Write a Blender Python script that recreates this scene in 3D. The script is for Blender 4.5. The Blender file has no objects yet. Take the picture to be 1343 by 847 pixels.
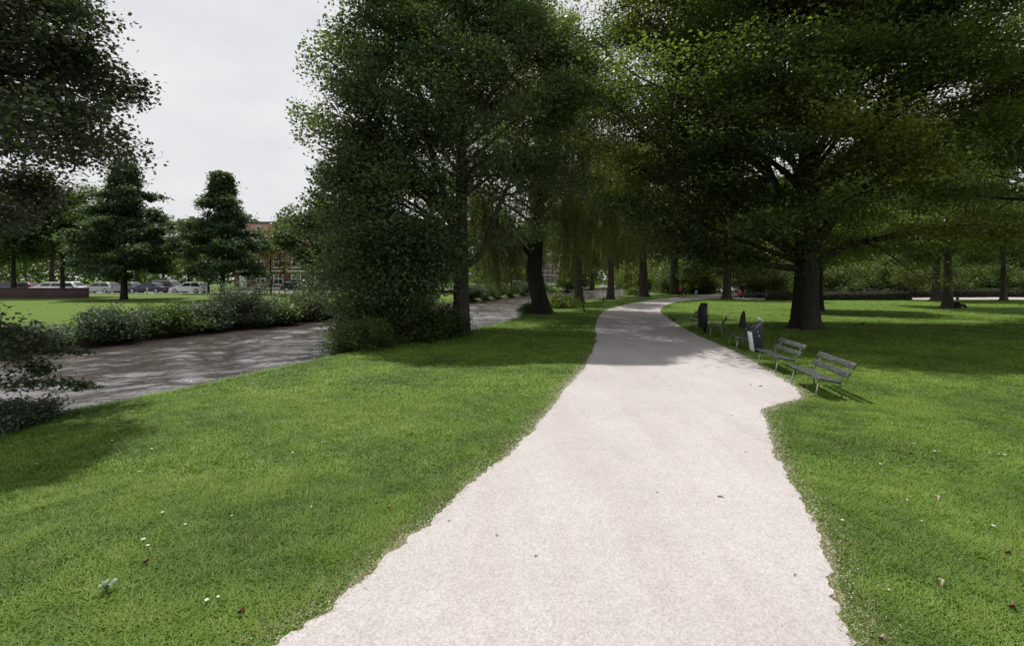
import bpy, bmesh, math, random
import numpy as np
from mathutils import Vector, Matrix
from mathutils.geometry import tessellate_polygon

R = math.radians
SC = bpy.context.scene
COL = SC.collection
F, U0, V0, CH = 620.0, 671.5, 366.0, 2.7      # focal length in photo pixels, principal point, eye height


def P(u, v, z=0.0):
    """photo pixel of a point at height z -> ground position (x, y)"""
    d = (CH - z) * F / (v - V0)
    return ((u - U0) / F * d, d)


# ------------------------------------------------------------------ mesh helpers
class MB:
    def __init__(s):
        s.v, s.loops, s.sizes, s.n, s.mi, s.curmat = [], [], [], 0, [], 0
        s.attr = []

    def add(s, verts, faces, tint=0.5):
        """verts (N,3) array; faces (M,k) array"""
        verts = np.asarray(verts, dtype=np.float64).reshape(-1, 3)
        faces = np.asarray(faces, dtype=np.int64)
        s.v.append(verts)
        s.loops.append((faces + s.n).ravel())
        s.sizes.append(np.full(len(faces), faces.shape[1], dtype=np.int64))
        s.mi.append(np.full(len(faces), s.curmat, dtype=np.int64))
        s.attr.append(np.broadcast_to(np.asarray(tint, dtype=np.float64), (len(faces),)).copy())
        s.n += len(verts)

    def box(s, c, size, rz=0.0, m=None):
        x, y, z = (d / 2 for d in size)
        v = np.array([(a, b, e) for a in (-x, x) for b in (-y, y) for e in (-z, z)], float)
        f = [(0, 1, 3, 2), (4, 6, 7, 5), (0, 4, 5, 1), (2, 3, 7, 6), (0, 2, 6, 4), (1, 5, 7, 3)]
        if rz:
            cs, sn = math.cos(rz), math.sin(rz)
            v = v @ np.array([[cs, sn, 0], [-sn, cs, 0], [0, 0, 1]])
        if m is not None:
            v = v @ np.array(m.to_3x3()).T
        s.add(v + np.array(c), f)

    def tube(s, pts, rad, sides=6, cap=True):
        pts = np.asarray(pts, float)
        n = len(pts)
        rad = np.broadcast_to(np.asarray(rad, float), (n,))
        t = np.gradient(pts, axis=0)
        t /= np.linalg.norm(t, axis=1)[:, None] + 1e-9
        ref = np.array([0, 0, 1.0]) if abs(t[:, 2]).mean() < 0.8 else np.array([1.0, 0, 0])
        a = np.cross(t, ref)
        a /= np.linalg.norm(a, axis=1)[:, None] + 1e-9
        b = np.cross(t, a)
        th = np.linspace(0, 2 * math.pi, sides, endpoint=False)
        v = pts[:, None, :] + rad[:, None, None] * (np.cos(th)[None, :, None] * a[:, None, :] + np.sin(th)[None, :, None] * b[:, None, :])
        v = v.reshape(-1, 3)
        i = np.arange(n - 1)[:, None] * sides
        j = np.arange(sides)[None, :]
        k = (j + 1) % sides
        f = np.stack([i + j, i + k, i + sides + k, i + sides + j], -1).reshape(-1, 4)
        s.add(v, f)
        if cap:
            base = s.n - len(v)
            for off in (0, (n - 1) * sides):
                s.loops.append(np.arange(sides) + base + off)
                s.sizes.append(np.array([sides]))
                s.mi.append(np.array([s.curmat]))
                s.attr.append(np.array([0.5]))

    def prism(s, prof, y0, y1, axis='y'):
        """closed 2-D profile [(a, b)] pushed from y0 to y1; a -> x, b -> z"""
        n = len(prof)
        v = [(a, y0, b) for a, b in prof] + [(a, y1, b) for a, b in prof]
        if axis == 'x':
            v = [(y, x, z) for x, y, z in v]
        base = s.n
        f = [(i, (i + 1) % n, n + (i + 1) % n, n + i) for i in range(n)]
        s.add(v, f)
        for off in (0, n):
            s.loops.append(np.arange(n) + base + off)
            s.sizes.append(np.array([n]))
            s.mi.append(np.array([s.curmat]))
            s.attr.append(np.array([0.5]))

    def rings(s, rings, cap=True):
        """loft of equally long rings [(k,3)]"""
        rings = [np.asarray(r, float) for r in rings]
        k = len(rings[0])
        n = len(rings)
        base = s.n
        i = np.arange(n - 1)[:, None] * k
        j = np.arange(k)[None, :]
        q = (j + 1) % k
        f = np.stack([i + j, i + q, i + k + q, i + k + j], -1).reshape(-1, 4)
        s.add(np.concatenate(rings), f)
        if cap:
            for off in (0, (n - 1) * k):
                s.loops.append(np.arange(k) + base + off)
                s.sizes.append(np.array([k]))
                s.mi.append(np.array([s.curmat]))
                s.attr.append(np.array([0.5]))

    def mesh(s, name, smooth=False, tint=False, fix=False):
        me = bpy.data.meshes.new(name)
        V = np.concatenate(s.v)
        L = np.concatenate(s.loops)
        S = np.concatenate(s.sizes)
        me.vertices.add(len(V))
        me.vertices.foreach_set('co', V.astype(np.float32).ravel())
        me.loops.add(len(L))
        me.loops.foreach_set('vertex_index', L.astype(np.int32))
        me.polygons.add(len(S))
        me.polygons.foreach_set('loop_start', np.concatenate([[0], np.cumsum(S)[:-1]]).astype(np.int32))
        me.polygons.foreach_set('material_index', np.concatenate(s.mi).astype(np.int32))
        me.update(calc_edges=True)
        if fix:
            bm = bmesh.new(); bm.from_mesh(me)
            bmesh.ops.recalc_face_normals(bm, faces=bm.faces)
            bm.to_mesh(me); bm.free()
        if tint:
            a = me.attributes.new('tint', 'FLOAT', 'FACE')
            a.data.foreach_set('value', np.concatenate(s.attr).astype(np.float32))
        if smooth:
            me.polygons.foreach_set('use_smooth', np.ones(len(S), dtype=bool))
        return me


def link(name, me, mats, parent=None, loc=None):
    o = bpy.data.objects.new(name, me)
    if me is not None and mats is not None and not me.materials:
        for m in (mats if isinstance(mats, (list, tuple)) else [mats]):
            me.materials.append(m)
    COL.objects.link(o)
    if parent is not None:
        o.parent = parent
    if loc is not None:
        o.location = loc
    return o


def obj(name, mb, mats, parent=None, smooth=False, tint=False, loc=None, bevel=0.0, fix=None):
    o = link(name, mb.mesh(name, smooth, tint, fix=(not tint) if fix is None else fix), mats, parent, loc)
    if bevel:
        m = o.modifiers.new('bevel', 'BEVEL')
        m.width = bevel; m.segments = 2; m.limit_method = 'ANGLE'; m.angle_limit = R(35)
    return o


def thing(name, label, cat, loc=(0, 0, 0), rz=0.0, group=None):
    o = bpy.data.objects.new(name, None)
    o.empty_display_size = 0.2
    COL.objects.link(o)
    o.location = loc
    o.rotation_euler = (0, 0, rz)
    return tag(o, label, cat, group)


def tag(o, label=None, cat=None, group=None, kind=None):
    if label: o['label'] = label
    if cat: o['category'] = cat
    if group: o['group'] = group
    if kind: o['kind'] = kind
    return o


def dup(root, loc, rz=0.0, scale=1.0, label=None, group=None):
    def cp(o, parent):
        c = o.copy(); COL.objects.link(c); c.parent = parent
        for ch in o.children:
            cp(ch, c)
        return c
    r = cp(root, None)
    r.location = loc
    r.rotation_euler = (0, 0, rz)
    r.scale = (scale, scale, scale) if not isinstance(scale, tuple) else scale
    if label: r['label'] = label
    if group: r['group'] = group
    return r


# ------------------------------------------------------------------ numpy noise
def _hash(ix, iy, seed):
    h = (ix.astype(np.int64) * 374761393 + iy.astype(np.int64) * 668265263 + seed * 974634777) & 0xffffffff
    h = ((h ^ (h >> 13)) * 1274126177) & 0xffffffff
    return ((h ^ (h >> 16)) & 0xffff) / 65535.0


def vnoise(x, y, seed=0):
    x = np.asarray(x, float); y = np.asarray(y, float)
    ix, iy = np.floor(x).astype(np.int64), np.floor(y).astype(np.int64)
    fx, fy = x - ix, y - iy
    fx = fx * fx * (3 - 2 * fx); fy = fy * fy * (3 - 2 * fy)
    a, b = _hash(ix, iy, seed), _hash(ix + 1, iy, seed)
    c, d = _hash(ix, iy + 1, seed), _hash(ix + 1, iy + 1, seed)
    return (a * (1 - fx) + b * fx) * (1 - fy) + (c * (1 - fx) + d * fx) * fy


def fbm(x, y, seed=0, oct=3):
    t, a, n = 0.0, 0.5, 0.0
    for k in range(oct):
        t = t + a * vnoise(np.asarray(x) * 2 ** k, np.asarray(y) * 2 ** k, seed + k)
        n += a; a *= 0.5
    return t / n


def inside(px, py, poly):
    poly = np.asarray(poly, float)
    res = np.zeros(len(px), bool)
    x0, y0 = poly[:, 0], poly[:, 1]
    x1, y1 = np.roll(x0, -1), np.roll(y0, -1)
    for a, b, c, d in zip(x0, y0, x1, y1):
        if b == d:
            continue
        m = ((b > py) != (d > py)) & (px < (c - a) * (py - b) / (d - b) + a)
        res ^= m
    return res


def dist_line(px, py, line):
    """distance to an open polyline, and signed side (+ left of travel) of the nearest segment"""
    best = np.full(len(px), 1e9); side = np.zeros(len(px))
    line = np.asarray(line, float)
    for (a, b), (c, d) in zip(line[:-1], line[1:]):
        dx, dy = c - a, d - b
        t = np.clip(((px - a) * dx + (py - b) * dy) / (dx * dx + dy * dy + 1e-12), 0, 1)
        q = np.hypot(px - a - t * dx, py - b - t * dy)
        m = q < best
        best = np.where(m, q, best)
        side = np.where(m, np.sign(dx * (py - b) - dy * (px - a)), side)
    return best, side


# ------------------------------------------------------------------ materials
def mat(name):
    m = bpy.data.materials.new(name)
    m.use_nodes = True
    nt = m.node_tree
    bsdf = nt.nodes['Principled BSDF']
    return m, nt, bsdf


def N(nt, t, **kw):
    n = nt.nodes.new(t)
    for k, v in kw.items():
        if k.startswith('in_'):
            key = k[3:]
            key = int(key) if key.isdigit() else key.replace('_', ' ')
            n.inputs[key].default_value = v
        else:
            setattr(n, k, v)
    return n


def ramp(nt, fac, stops):
    r = nt.nodes.new('ShaderNodeValToRGB')
    el = r.color_ramp.elements
    while len(el) < len(stops):
        el.new(0.5)
    for e, (p, c) in zip(el, stops):
        e.position = p
        e.color = (*c, 1) if len(c) == 3 else c
    nt.links.new(fac, r.inputs[0])
    return r.outputs[0]


def coords(nt, kind='Object', scale=(1, 1, 1)):
    tc = nt.nodes.new('ShaderNodeTexCoord')
    mp = nt.nodes.new('ShaderNodeMapping')
    mp.inputs['Scale'].default_value = scale
    nt.links.new(tc.outputs[kind], mp.inputs[0])
    return mp.outputs[0]


def noise(nt, co, scale, detail=3, rough=0.55):
    n = N(nt, 'ShaderNodeTexNoise')
    n.inputs['Scale'].default_value = scale
    n.inputs['Detail'].default_value = detail
    n.inputs['Roughness'].default_value = rough
    nt.links.new(co, n.inputs['Vector'])
    return n.outputs[0]


def mixc(nt, fac, a, b, blend='MIX'):
    m = nt.nodes.new('ShaderNodeMix')
    m.data_type = 'RGBA'; m.blend_type = blend
    for sock, val in ((m.inputs['Factor'], fac), (m.inputs['A'], a), (m.inputs['B'], b)):
        pass
    L = nt.links
    def put(s, v):
        if hasattr(v, 'is_output'): L.new(v, s)
        elif isinstance(v, (int, float)): s.default_value = v
        else: s.default_value = (*v, 1)
    put(m.inputs[0], fac); put(m.inputs[6], a); put(m.inputs[7], b)
    return m.outputs[2]


def bump(nt, bsdf, h, strength=0.4, dist=0.02):
    b = N(nt, 'ShaderNodeBump')
    b.inputs['Strength'].default_value = strength
    b.inputs['Distance'].default_value = dist
    nt.links.new(h, b.inputs['Height'])
    nt.links.new(b.outputs[0], bsdf.inputs['Normal'])


def simple(name, col, rough=0.6, metal=0.0, var=0.25, scale=6.0, bmp=0.0, spec=0.5):
    """plain surface with uneven tone"""
    m, nt, b = mat(name)
    co = coords(nt)
    n = noise(nt, co, scale, 5)
    c0 = tuple(max(0, c * (1 - var)) for c in col)
    c1 = tuple(min(1, c * (1 + var)) for c in col)
    nt.links.new(ramp(nt, n, [(0.3, c0), (0.7, c1)]), b.inputs['Base Color'])
    b.inputs['Roughness'].default_value = rough
    b.inputs['Metallic'].default_value = metal
    b.inputs['Specular IOR Level'].default_value = spec
    if bmp:
        bump(nt, b, noise(nt, co, scale * 6, 4), bmp, 0.01)
    return m


def leaf_mat(name, stops, transl=0.35, rough=0.5):
    m, nt, b = mat(name)
    at = N(nt, 'ShaderNodeAttribute', attribute_name='tint')
    c = ramp(nt, at.outputs['Fac'], stops)
    nt.links.new(c, b.inputs['Base Color'])
    b.inputs['Roughness'].default_value = rough
    b.inputs['Specular IOR Level'].default_value = 0.35
    tr = N(nt, 'ShaderNodeBsdfTranslucent')
    nt.links.new(mixc(nt, 1.0, c, (1.25, 1.35, 0.55), 'MULTIPLY'), tr.inputs[0])
    mx = N(nt, 'ShaderNodeMixShader')
    mx.inputs[0].default_value = transl
    nt.links.new(b.outputs[0], mx.inputs[1])
    nt.links.new(tr.outputs[0], mx.inputs[2])
    nt.links.new(mx.outputs[0], nt.nodes['Material Output'].inputs[0])
    return m


def bark_mat(name, c0, c1, sc=5.0):
    m, nt, b = mat(name)
    co = coords(nt, 'Object', (1, 1, 0.18))
    n = noise(nt, co, sc, 8, 0.7)
    big = noise(nt, coords(nt), 0.9, 3)
    col = ramp(nt, n, [(0.3, c0), (0.7, c1)])
    moss = mixc(nt, ramp(nt, big, [(0.52, (0, 0, 0)), (0.72, (0.45, 0.45, 0.45))]), col, (0.05, 0.06, 0.025))
    nt.links.new(moss, b.inputs['Base Color'])
    b.inputs['Roughness'].default_value = 0.9
    b.inputs['Specular IOR Level'].default_value = 0.2
    bump(nt, b, n, 0.9, 0.05)
    return m


M = {}
M['leaf_dark'] = leaf_mat('leaf_dark', [(0.0, (0.036, 0.062, 0.026)), (0.5, (0.088, 0.128, 0.04)), (0.8, (0.155, 0.19, 0.05)), (1.0, (0.26, 0.27, 0.07))], 0.48, 0.40)
M['leaf_mid'] = leaf_mat('leaf_mid', [(0.0, (0.036, 0.062, 0.022)), (0.5, (0.072, 0.115, 0.034)), (0.85, (0.12, 0.165, 0.045)), (1.0, (0.19, 0.22, 0.07))], 0.45)
M['leaf_grey'] = leaf_mat('leaf_grey', [(0.0, (0.035, 0.052, 0.034)), (0.5, (0.065, 0.095, 0.058)), (0.9, (0.11, 0.145, 0.095)), (1.0, (0.18, 0.20, 0.15))], 0.3, 0.55)
M['leaf_pyramid'] = leaf_mat('leaf_pyramid', [(0.0, (0.034, 0.056, 0.036)), (0.5, (0.065, 0.10, 0.056)), (0.9, (0.10, 0.14, 0.07)), (1.0, (0.14, 0.18, 0.08))], 0.4)
M['leaf_yellow'] = leaf_mat('leaf_yellow', [(0.0, (0.06, 0.095, 0.022)), (0.5, (0.11, 0.155, 0.034)), (0.9, (0.17, 0.205, 0.045)), (1.0, (0.24, 0.25, 0.07))], 0.5)
M['leaf_bank'] = leaf_mat('leaf_bank', [(0.0, (0.045, 0.072, 0.04)), (0.5, (0.094, 0.136, 0.062)), (0.85, (0.155, 0.195, 0.085)), (1.0, (0.24, 0.26, 0.13))], 0.45, 0.36)
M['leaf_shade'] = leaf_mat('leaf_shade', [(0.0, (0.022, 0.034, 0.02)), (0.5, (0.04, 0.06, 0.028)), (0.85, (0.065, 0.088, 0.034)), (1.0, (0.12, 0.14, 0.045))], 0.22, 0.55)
M['leaf_orange'] = leaf_mat('leaf_orange', [(0.0, (0.08, 0.06, 0.02)), (0.5, (0.15, 0.11, 0.025)), (1.0, (0.25, 0.17, 0.04))])
M['leaf_willow'] = leaf_mat('leaf_willow', [(0.0, (0.06, 0.088, 0.034)), (0.5, (0.115, 0.145, 0.055)), (0.9, (0.17, 0.20, 0.08)), (1.0, (0.24, 0.26, 0.13))], 0.5)
M['bark'] = bark_mat('bark', (0.028, 0.022, 0.017), (0.085, 0.07, 0.055))
M['bark_pale'] = bark_mat('bark_pale', (0.05, 0.04, 0.032), (0.125, 0.105, 0.085))
M['bark_dark'] = bark_mat('bark_dark', (0.016, 0.013, 0.011), (0.05, 0.042, 0.035))


def lawn_material():
    m, nt, b = mat('lawn')
    co = coords(nt)
    big = noise(nt, co, 0.35, 4)
    mid = noise(nt, co, 2.6, 5, 0.65)
    fine = noise(nt, coords(nt, 'Object', (1, 0.6, 1)), 38, 4, 0.7)
    c = ramp(nt, mid, [(0.3, (0.085, 0.145, 0.024)), (0.55, (0.125, 0.20, 0.033)), (0.75, (0.16, 0.225, 0.045))])
    c = mixc(nt, ramp(nt, big, [(0.4, (0, 0, 0)), (0.7, (0.5, 0.5, 0.5))]), c, (0.13, 0.22, 0.03))
    c = mixc(nt, 0.75, c, ramp(nt, fine, [(0.25, (0.35, 0.35, 0.3)), (0.7, (1.0, 1.0, 1.0))]), 'MULTIPLY')
    # bare damp soil where the bank drops to the water
    geo = N(nt, 'ShaderNodeNewGeometry')
    sx = N(nt, 'ShaderNodeSeparateXYZ')
    nt.links.new(geo.outputs['Position'], sx.inputs[0])
    ad = N(nt, 'ShaderNodeMath', operation='MULTIPLY_ADD'); ad.inputs[1].default_value = 0.5
    nt.links.new(mid, ad.inputs[0]); nt.links.new(sx.outputs[2], ad.inputs[2])
    soil = ramp(nt, ad.outputs[0], [(0.0, (1, 1, 1)), (0.08, (0, 0, 0))])
    mp = N(nt, 'ShaderNodeMapRange'); mp.inputs[1].default_value = -0.35; mp.inputs[2].default_value = 0.12
    mp.inputs[3].default_value = 1; mp.inputs[4].default_value = 0
    nt.links.new(ad.outputs[0], mp.inputs[0])
    c = mixc(nt, mp.outputs[0], c, (0.035, 0.028, 0.018))
    nt.links.new(c, b.inputs['Base Color'])
    b.inputs['Roughness'].default_value = 0.85
    b.inputs['Specular IOR Level'].default_value = 0.15
    bump(nt, b, fine, 1.0, 0.05)
    return m


def path_material():
    m, nt, b = mat('shell_gravel')
    co = coords(nt)
    big = noise(nt, co, 0.5, 5, 0.6)
    mid = noise(nt, co, 5.0, 6, 0.7)
    fine = noise(nt, co, 60, 5, 0.75)
    c = ramp(nt, big, [(0.3, (0.375, 0.348, 0.342)), (0.7, (0.425, 0.396, 0.390))])
    c = mixc(nt, 0.30, c, ramp(nt, mid, [(0.3, (0.80, 0.785, 0.785)), (0.5, (1, 1, 1)), (0.72, (1.10, 1.08, 1.09))]), 'MULTIPLY')
    c = mixc(nt, 0.8, c, ramp(nt, fine, [(0.3, (0.55, 0.53, 0.52)), (0.46, (1.0, 1.0, 1.0)), (0.75, (1.16, 1.15, 1.15))]), 'MULTIPLY')
    v = N(nt, 'ShaderNodeTexVoronoi'); v.inputs['Scale'].default_value = 4.5
    nt.links.new(co, v.inputs['Vector'])
    v2 = N(nt, 'ShaderNodeTexVoronoi'); v2.inputs['Scale'].default_value = 60
    nt.links.new(co, v2.inputs['Vector'])
    bw = N(nt, 'ShaderNodeRGBToBW'); nt.links.new(v2.outputs['Color'], bw.inputs[0])
    c = mixc(nt, 0.8, c, ramp(nt, bw.outputs[0], [(0.2, (0.86, 0.85, 0.845)), (0.8, (1.13, 1.13, 1.13))]), 'MULTIPLY')
    wet = noise(nt, coords(nt, 'Object', (1.6, 0.25, 1)), 0.7, 5, 0.65)
    c = mixc(nt, 0.5, c, ramp(nt, wet, [(0.35, (0.86, 0.84, 0.83)), (0.55, (1, 1, 1))]), 'MULTIPLY')
    c = mixc(nt, ramp(nt, v.outputs['Distance'], [(0.028, (0.7, 0.7, 0.7)), (0.045, (0, 0, 0))]), c, (0.16, 0.13, 0.11))
    nt.links.new(c, b.inputs['Base Color'])
    b.inputs['Roughness'].default_value = 0.95
    b.inputs['Specular IOR Level'].default_value = 0.1
    h = mixc(nt, 0.5, mid, fine)
    bump(nt, b, h, 0.5, 0.02)
    return m


def water_material():
    m, nt, b = mat('canal_water')
    co = coords(nt)
    b.inputs['Base Color'].default_value = (0.062, 0.049, 0.047, 1)
    b.inputs['Roughness'].default_value = 0.06
    b.inputs['IOR'].default_value = 2.3
    b.inputs['Specular IOR Level'].default_value = 0.9
    tc = N(nt, 'ShaderNodeTexCoord')
    m1 = N(nt, 'ShaderNodeMapping'); m1.inputs['Rotation'].default_value = (0, 0, R(-22))
    nt.links.new(tc.outputs['Object'], m1.inputs[0])
    m2 = N(nt, 'ShaderNodeMapping'); m2.inputs['Scale'].default_value = (0.55, 1.0, 1)
    nt.links.new(m1.outputs[0], m2.inputs[0])
    w2 = noise(nt, m2.outputs[0], 5.5, 3, 0.5)           # fine ripples on top of the modelled waves
    bump(nt, b, w2, 1.0, 0.04)
    sx = N(nt, 'ShaderNodeSeparateXYZ'); nt.links.new(tc.outputs['Object'], sx.inputs[0])
    mr = N(nt, 'ShaderNodeMapRange'); mr.inputs[1].default_value = 24; mr.inputs[2].default_value = 60
    mr.inputs[3].default_value = 0.09; mr.inputs[4].default_value = 0.08                 # choppier, so duller gloss, on the open reach
    nt.links.new(sx.outputs[1], mr.inputs[0]); nt.links.new(mr.outputs[0], b.inputs['Roughness'])
    return m


def brick_material(name, c1, c2, mortar, scale=1.0):
    m, nt, b = mat(name)
    co = coords(nt)
    bt = N(nt, 'ShaderNodeTexBrick')
    mp = N(nt, 'ShaderNodeMapping'); mp.inputs['Rotation'].default_value = (R(90), 0, 0)
    nt.links.new(co, mp.inputs[0]); nt.links.new(mp.outputs[0], bt.inputs['Vector'])
    bt.inputs['Color1'].default_value = (*c1, 1); bt.inputs['Color2'].default_value = (*c2, 1)
    bt.inputs['Mortar'].default_value = (*mortar, 1)
    bt.inputs['Scale'].default_value = 4.6 * scale
    n = noise(nt, co, 0.8, 5)
    c = mixc(nt, 0.6, bt.outputs[0], ramp(nt, n, [(0.3, (0.65, 0.62, 0.6)), (0.7, (1.1, 1.1, 1.1))]), 'MULTIPLY')
    nt.links.new(c, b.inputs['Base Color'])
    b.inputs['Roughness'].default_value = 0.9
    return m


def paint(name, col, rough=0.3, coat=0.6):
    m = simple(name, col, rough, 0.0, 0.06, 3.0)
    m.node_tree.nodes['Principled BSDF'].inputs['Coat Weight'].default_value = coat
    return m


M['lawn'] = lawn_material()
M['path'] = path_material()
M['water'] = water_material()
M['grass'] = leaf_mat('grass_blades', [(0.0, (0.066, 0.118, 0.022)), (0.35, (0.122, 0.21, 0.032)), (0.6, (0.165, 0.265, 0.040)), (0.8, (0.215, 0.295, 0.06)), (0.9, (0.25, 0.23, 0.12)), (1.0, (0.25, 0.20, 0.14))], 0.4, 0.6)
M['soil'] = simple('worn_soil', (0.15, 0.145, 0.075), 0.95, 0, 0.55, 30, 0.6, 0.1)
M['asphalt'] = simple('asphalt', (0.17, 0.165, 0.16), 0.9, 0, 0.2, 3, 0.3)
M['kerb'] = simple('kerb_stone', (0.42, 0.40, 0.37), 0.85, 0, 0.15, 3, 0.2)
M['brick'] = brick_material('red_brick', (0.20, 0.075, 0.055), (0.15, 0.055, 0.045), (0.25, 0.22, 0.2))
M['brick_dark'] = brick_material('wall_brick', (0.105, 0.055, 0.06), (0.08, 0.045, 0.05), (0.14, 0.12, 0.12))
M['stone'] = simple('pale_stone', (0.42, 0.41, 0.40), 0.8, 0, 0.15, 2)
M['roof'] = simple('roof_slate', (0.07, 0.07, 0.08), 0.7, 0, 0.3, 4)
M['white'] = simple('white_paint', (0.72, 0.72, 0.72), 0.45, 0, 0.06, 4)
M['glass'] = simple('window_glass', (0.03, 0.035, 0.045), 0.06, 0, 0.2, 2)
M['tyre'] = simple('tyre_rubber', (0.018, 0.018, 0.019), 0.85)
M['rim'] = simple('wheel_rim', (0.45, 0.45, 0.47), 0.35, 0.8)
M['lamp_red'] = simple('tail_lamp', (0.35, 0.02, 0.015), 0.2)
M['lamp_clear'] = simple('head_lamp', (0.6, 0.6, 0.62), 0.1)
M['galv'] = simple('galvanised_steel', (0.48, 0.49, 0.52), 0.45, 0.6, 0.15, 8)
M['bin_body'] = simple('bin_paint', (0.010, 0.017, 0.024), 0.45, 0, 0.2, 5)
M['bin_panel'] = simple('bin_panel', (0.50, 0.60, 0.62), 0.5, 0, 0.12, 6)
M['bin_dark'] = simple('dark_bin_paint', (0.006, 0.008, 0.012), 0.6, 0, 0.2, 5)
M['iron'] = simple('bench_iron', (0.16, 0.165, 0.15), 0.55, 0.3, 0.3, 14)
M['iron_lit'] = simple('bench_iron_lit', (0.34, 0.33, 0.29), 0.55, 0.2, 0.3, 14)  # bench iron again, paler: light from the path side put into its colour
M['skin'] = simple('skin', (0.46, 0.30, 0.23), 0.6, 0, 0.06)
M['hair'] = simple('dark_hair', (0.03, 0.022, 0.018), 0.7)
M['red_cloth'] = simple('red_cloth', (0.72, 0.02, 0.04), 0.85, 0, 0.15)
M['black_cloth'] = simple('black_cloth', (0.014, 0.014, 0.017), 0.9, 0, 0.2)
M['white_cloth'] = simple('pale_cloth', (0.55, 0.53, 0.52), 0.9, 0, 0.1)
M['navy_cloth'] = simple('navy_cloth', (0.03, 0.035, 0.06), 0.9, 0, 0.2)
M['feather'] = simple('black_feather', (0.012, 0.012, 0.013), 0.6)
M['beak'] = simple('beak', (0.5, 0.25, 0.03), 0.5)
M['post_wood'] = simple('dark_post_wood', (0.035, 0.03, 0.026), 0.9, 0, 0.4, 9, 0.4)
M['petal'] = simple('petal', (0.75, 0.75, 0.72), 0.7, 0, 0.04)
M['yolk'] = simple('daisy_centre', (0.5, 0.34, 0.03), 0.8)


def bench_wood():
    m, nt, b = mat('weathered_bench_paint')
    co = coords(nt, 'Object', (9, 0.9, 9))
    n = noise(nt, co, 3.0, 7, 0.7)
    pt = noise(nt, coords(nt, 'Object', (5, 2.5, 5)), 5, 6, 0.75)
    c = ramp(nt, n, [(0.3, (0.018, 0.024, 0.022)), (0.7, (0.045, 0.052, 0.046))])
    c = mixc(nt, ramp(nt, pt, [(0.56, (0, 0, 0)), (0.60, (0.75, 0.75, 0.75))]), c, (0.19, 0.195, 0.18))
    nt.links.new(c, b.inputs['Base Color'])
    b.inputs['Roughness'].default_value = 0.6
    bump(nt, b, n, 0.35, 0.006)
    return m


M['bench'] = bench_wood()

# ------------------------------------------------------------------ setting: ground, water, path
NEAR = [(-19, -300), (-13.5, -40), (-12, -8), (-10.6, 4), (-9.3, 8.4), (-8.87, 9.6), (-7.5, 12.5), (-6.06, 16.6), (-4.0, 21.0), (-2.0, 24.3),
        (0.2, 31), (1.3, 36), (3.2, 43), (6.2, 53), (11.8, 65), (19.2, 79), (30, 99), (42, 119), (70, 150), (115, 190), (200, 250), (1300, 1000)]
FAR = [(-32, -300), (-26, -40), (-24.3, -8), (-23.2, 10), (-22.4, 20.7), (-20.7, 26.5), (-18.9, 32), (-15.1, 41), (-8.5, 60), (-0.9, 84),
       (13.5, 132), (40, 180), (78, 240), (160, 330), (1250, 1110)]
WATER_Z = -0.7


def smooth_line(line, it=2):
    p = np.array(line, float)
    for _ in range(it):
        q = np.empty((2 * len(p), 2))
        q[0] = p[0]; q[-1] = p[-1]
        q[1:-1:2] = 0.75 * p[:-1] + 0.25 * p[1:]
        q[2:-1:2] = 0.25 * p[:-1] + 0.75 * p[1:]
        p = q
    return p


def offset_line(p, d):
    """d > 0 to the left of travel"""
    t = np.gradient(p, axis=0)
    t /= np.linalg.norm(t, axis=1)[:, None] + 1e-12
    return p + np.stack([-t[:, 1], t[:, 0]], 1) * d


near = smooth_line(NEAR)
far = smooth_line(FAR)
wob = lambda p, a, s: np.stack([p[:, 0] + (vnoise(p[:, 1] * 0.45, p[:, 0] * .2, s) - .5) * a, p[:, 1]], 1)


def strips(mb, lines):
    n = len(lines[0][0])
    base = mb.n
    V = np.concatenate([np.column_stack([l, np.full(n, z)]) for l, z in lines])
    i = np.arange(len(lines) - 1)[:, None] * n
    j = np.arange(n - 1)[None, :]
    mb.add(V, np.stack([i + j, i + j + 1, i + n + j + 1, i + n + j], -1).reshape(-1, 4))


def fill(mb, pts):
    pts = np.asarray(pts, float)
    tri = tessellate_polygon([[Vector(p) for p in pts]])
    mb.add(pts, np.array([t for t in tri]))


g = MB()
fill(g, np.column_stack([np.vstack([near, [(1900, 1000), (1900, -300)]]), np.zeros(len(near) + 2)]))
near_prof = [(0, 0), (0.25, -0.05), (0.7, -0.3), (1.15, -0.75), (2.2, -1.4)]
strips(g, [(offset_line(near, d), z) for d, z in near_prof])
far_prof = [(-2.0, -1.4), (0.0, -0.74), (0.25, -0.55), (0.9, -0.1), (2.6, 0.35), (8, 0.62), (16, 0.84)]
far_lines = [(offset_line(far, d), z) for d, z in far_prof]
strips(g, [(offset_line(near, 2.2), -1.4), (offset_line(near, 3.0), -1.5)])
strips(g, far_lines)
fo = far_lines[-1][0]
fill(g, np.column_stack([np.vstack([fo, [(1250, 1900), (-1900, 1900), (-1900, -300)]]), np.full(len(fo) + 3, 0.84)]))
ground = obj('ground', g, M['lawn'], smooth=False, fix=True)
tag(ground, kind='structure')

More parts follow.
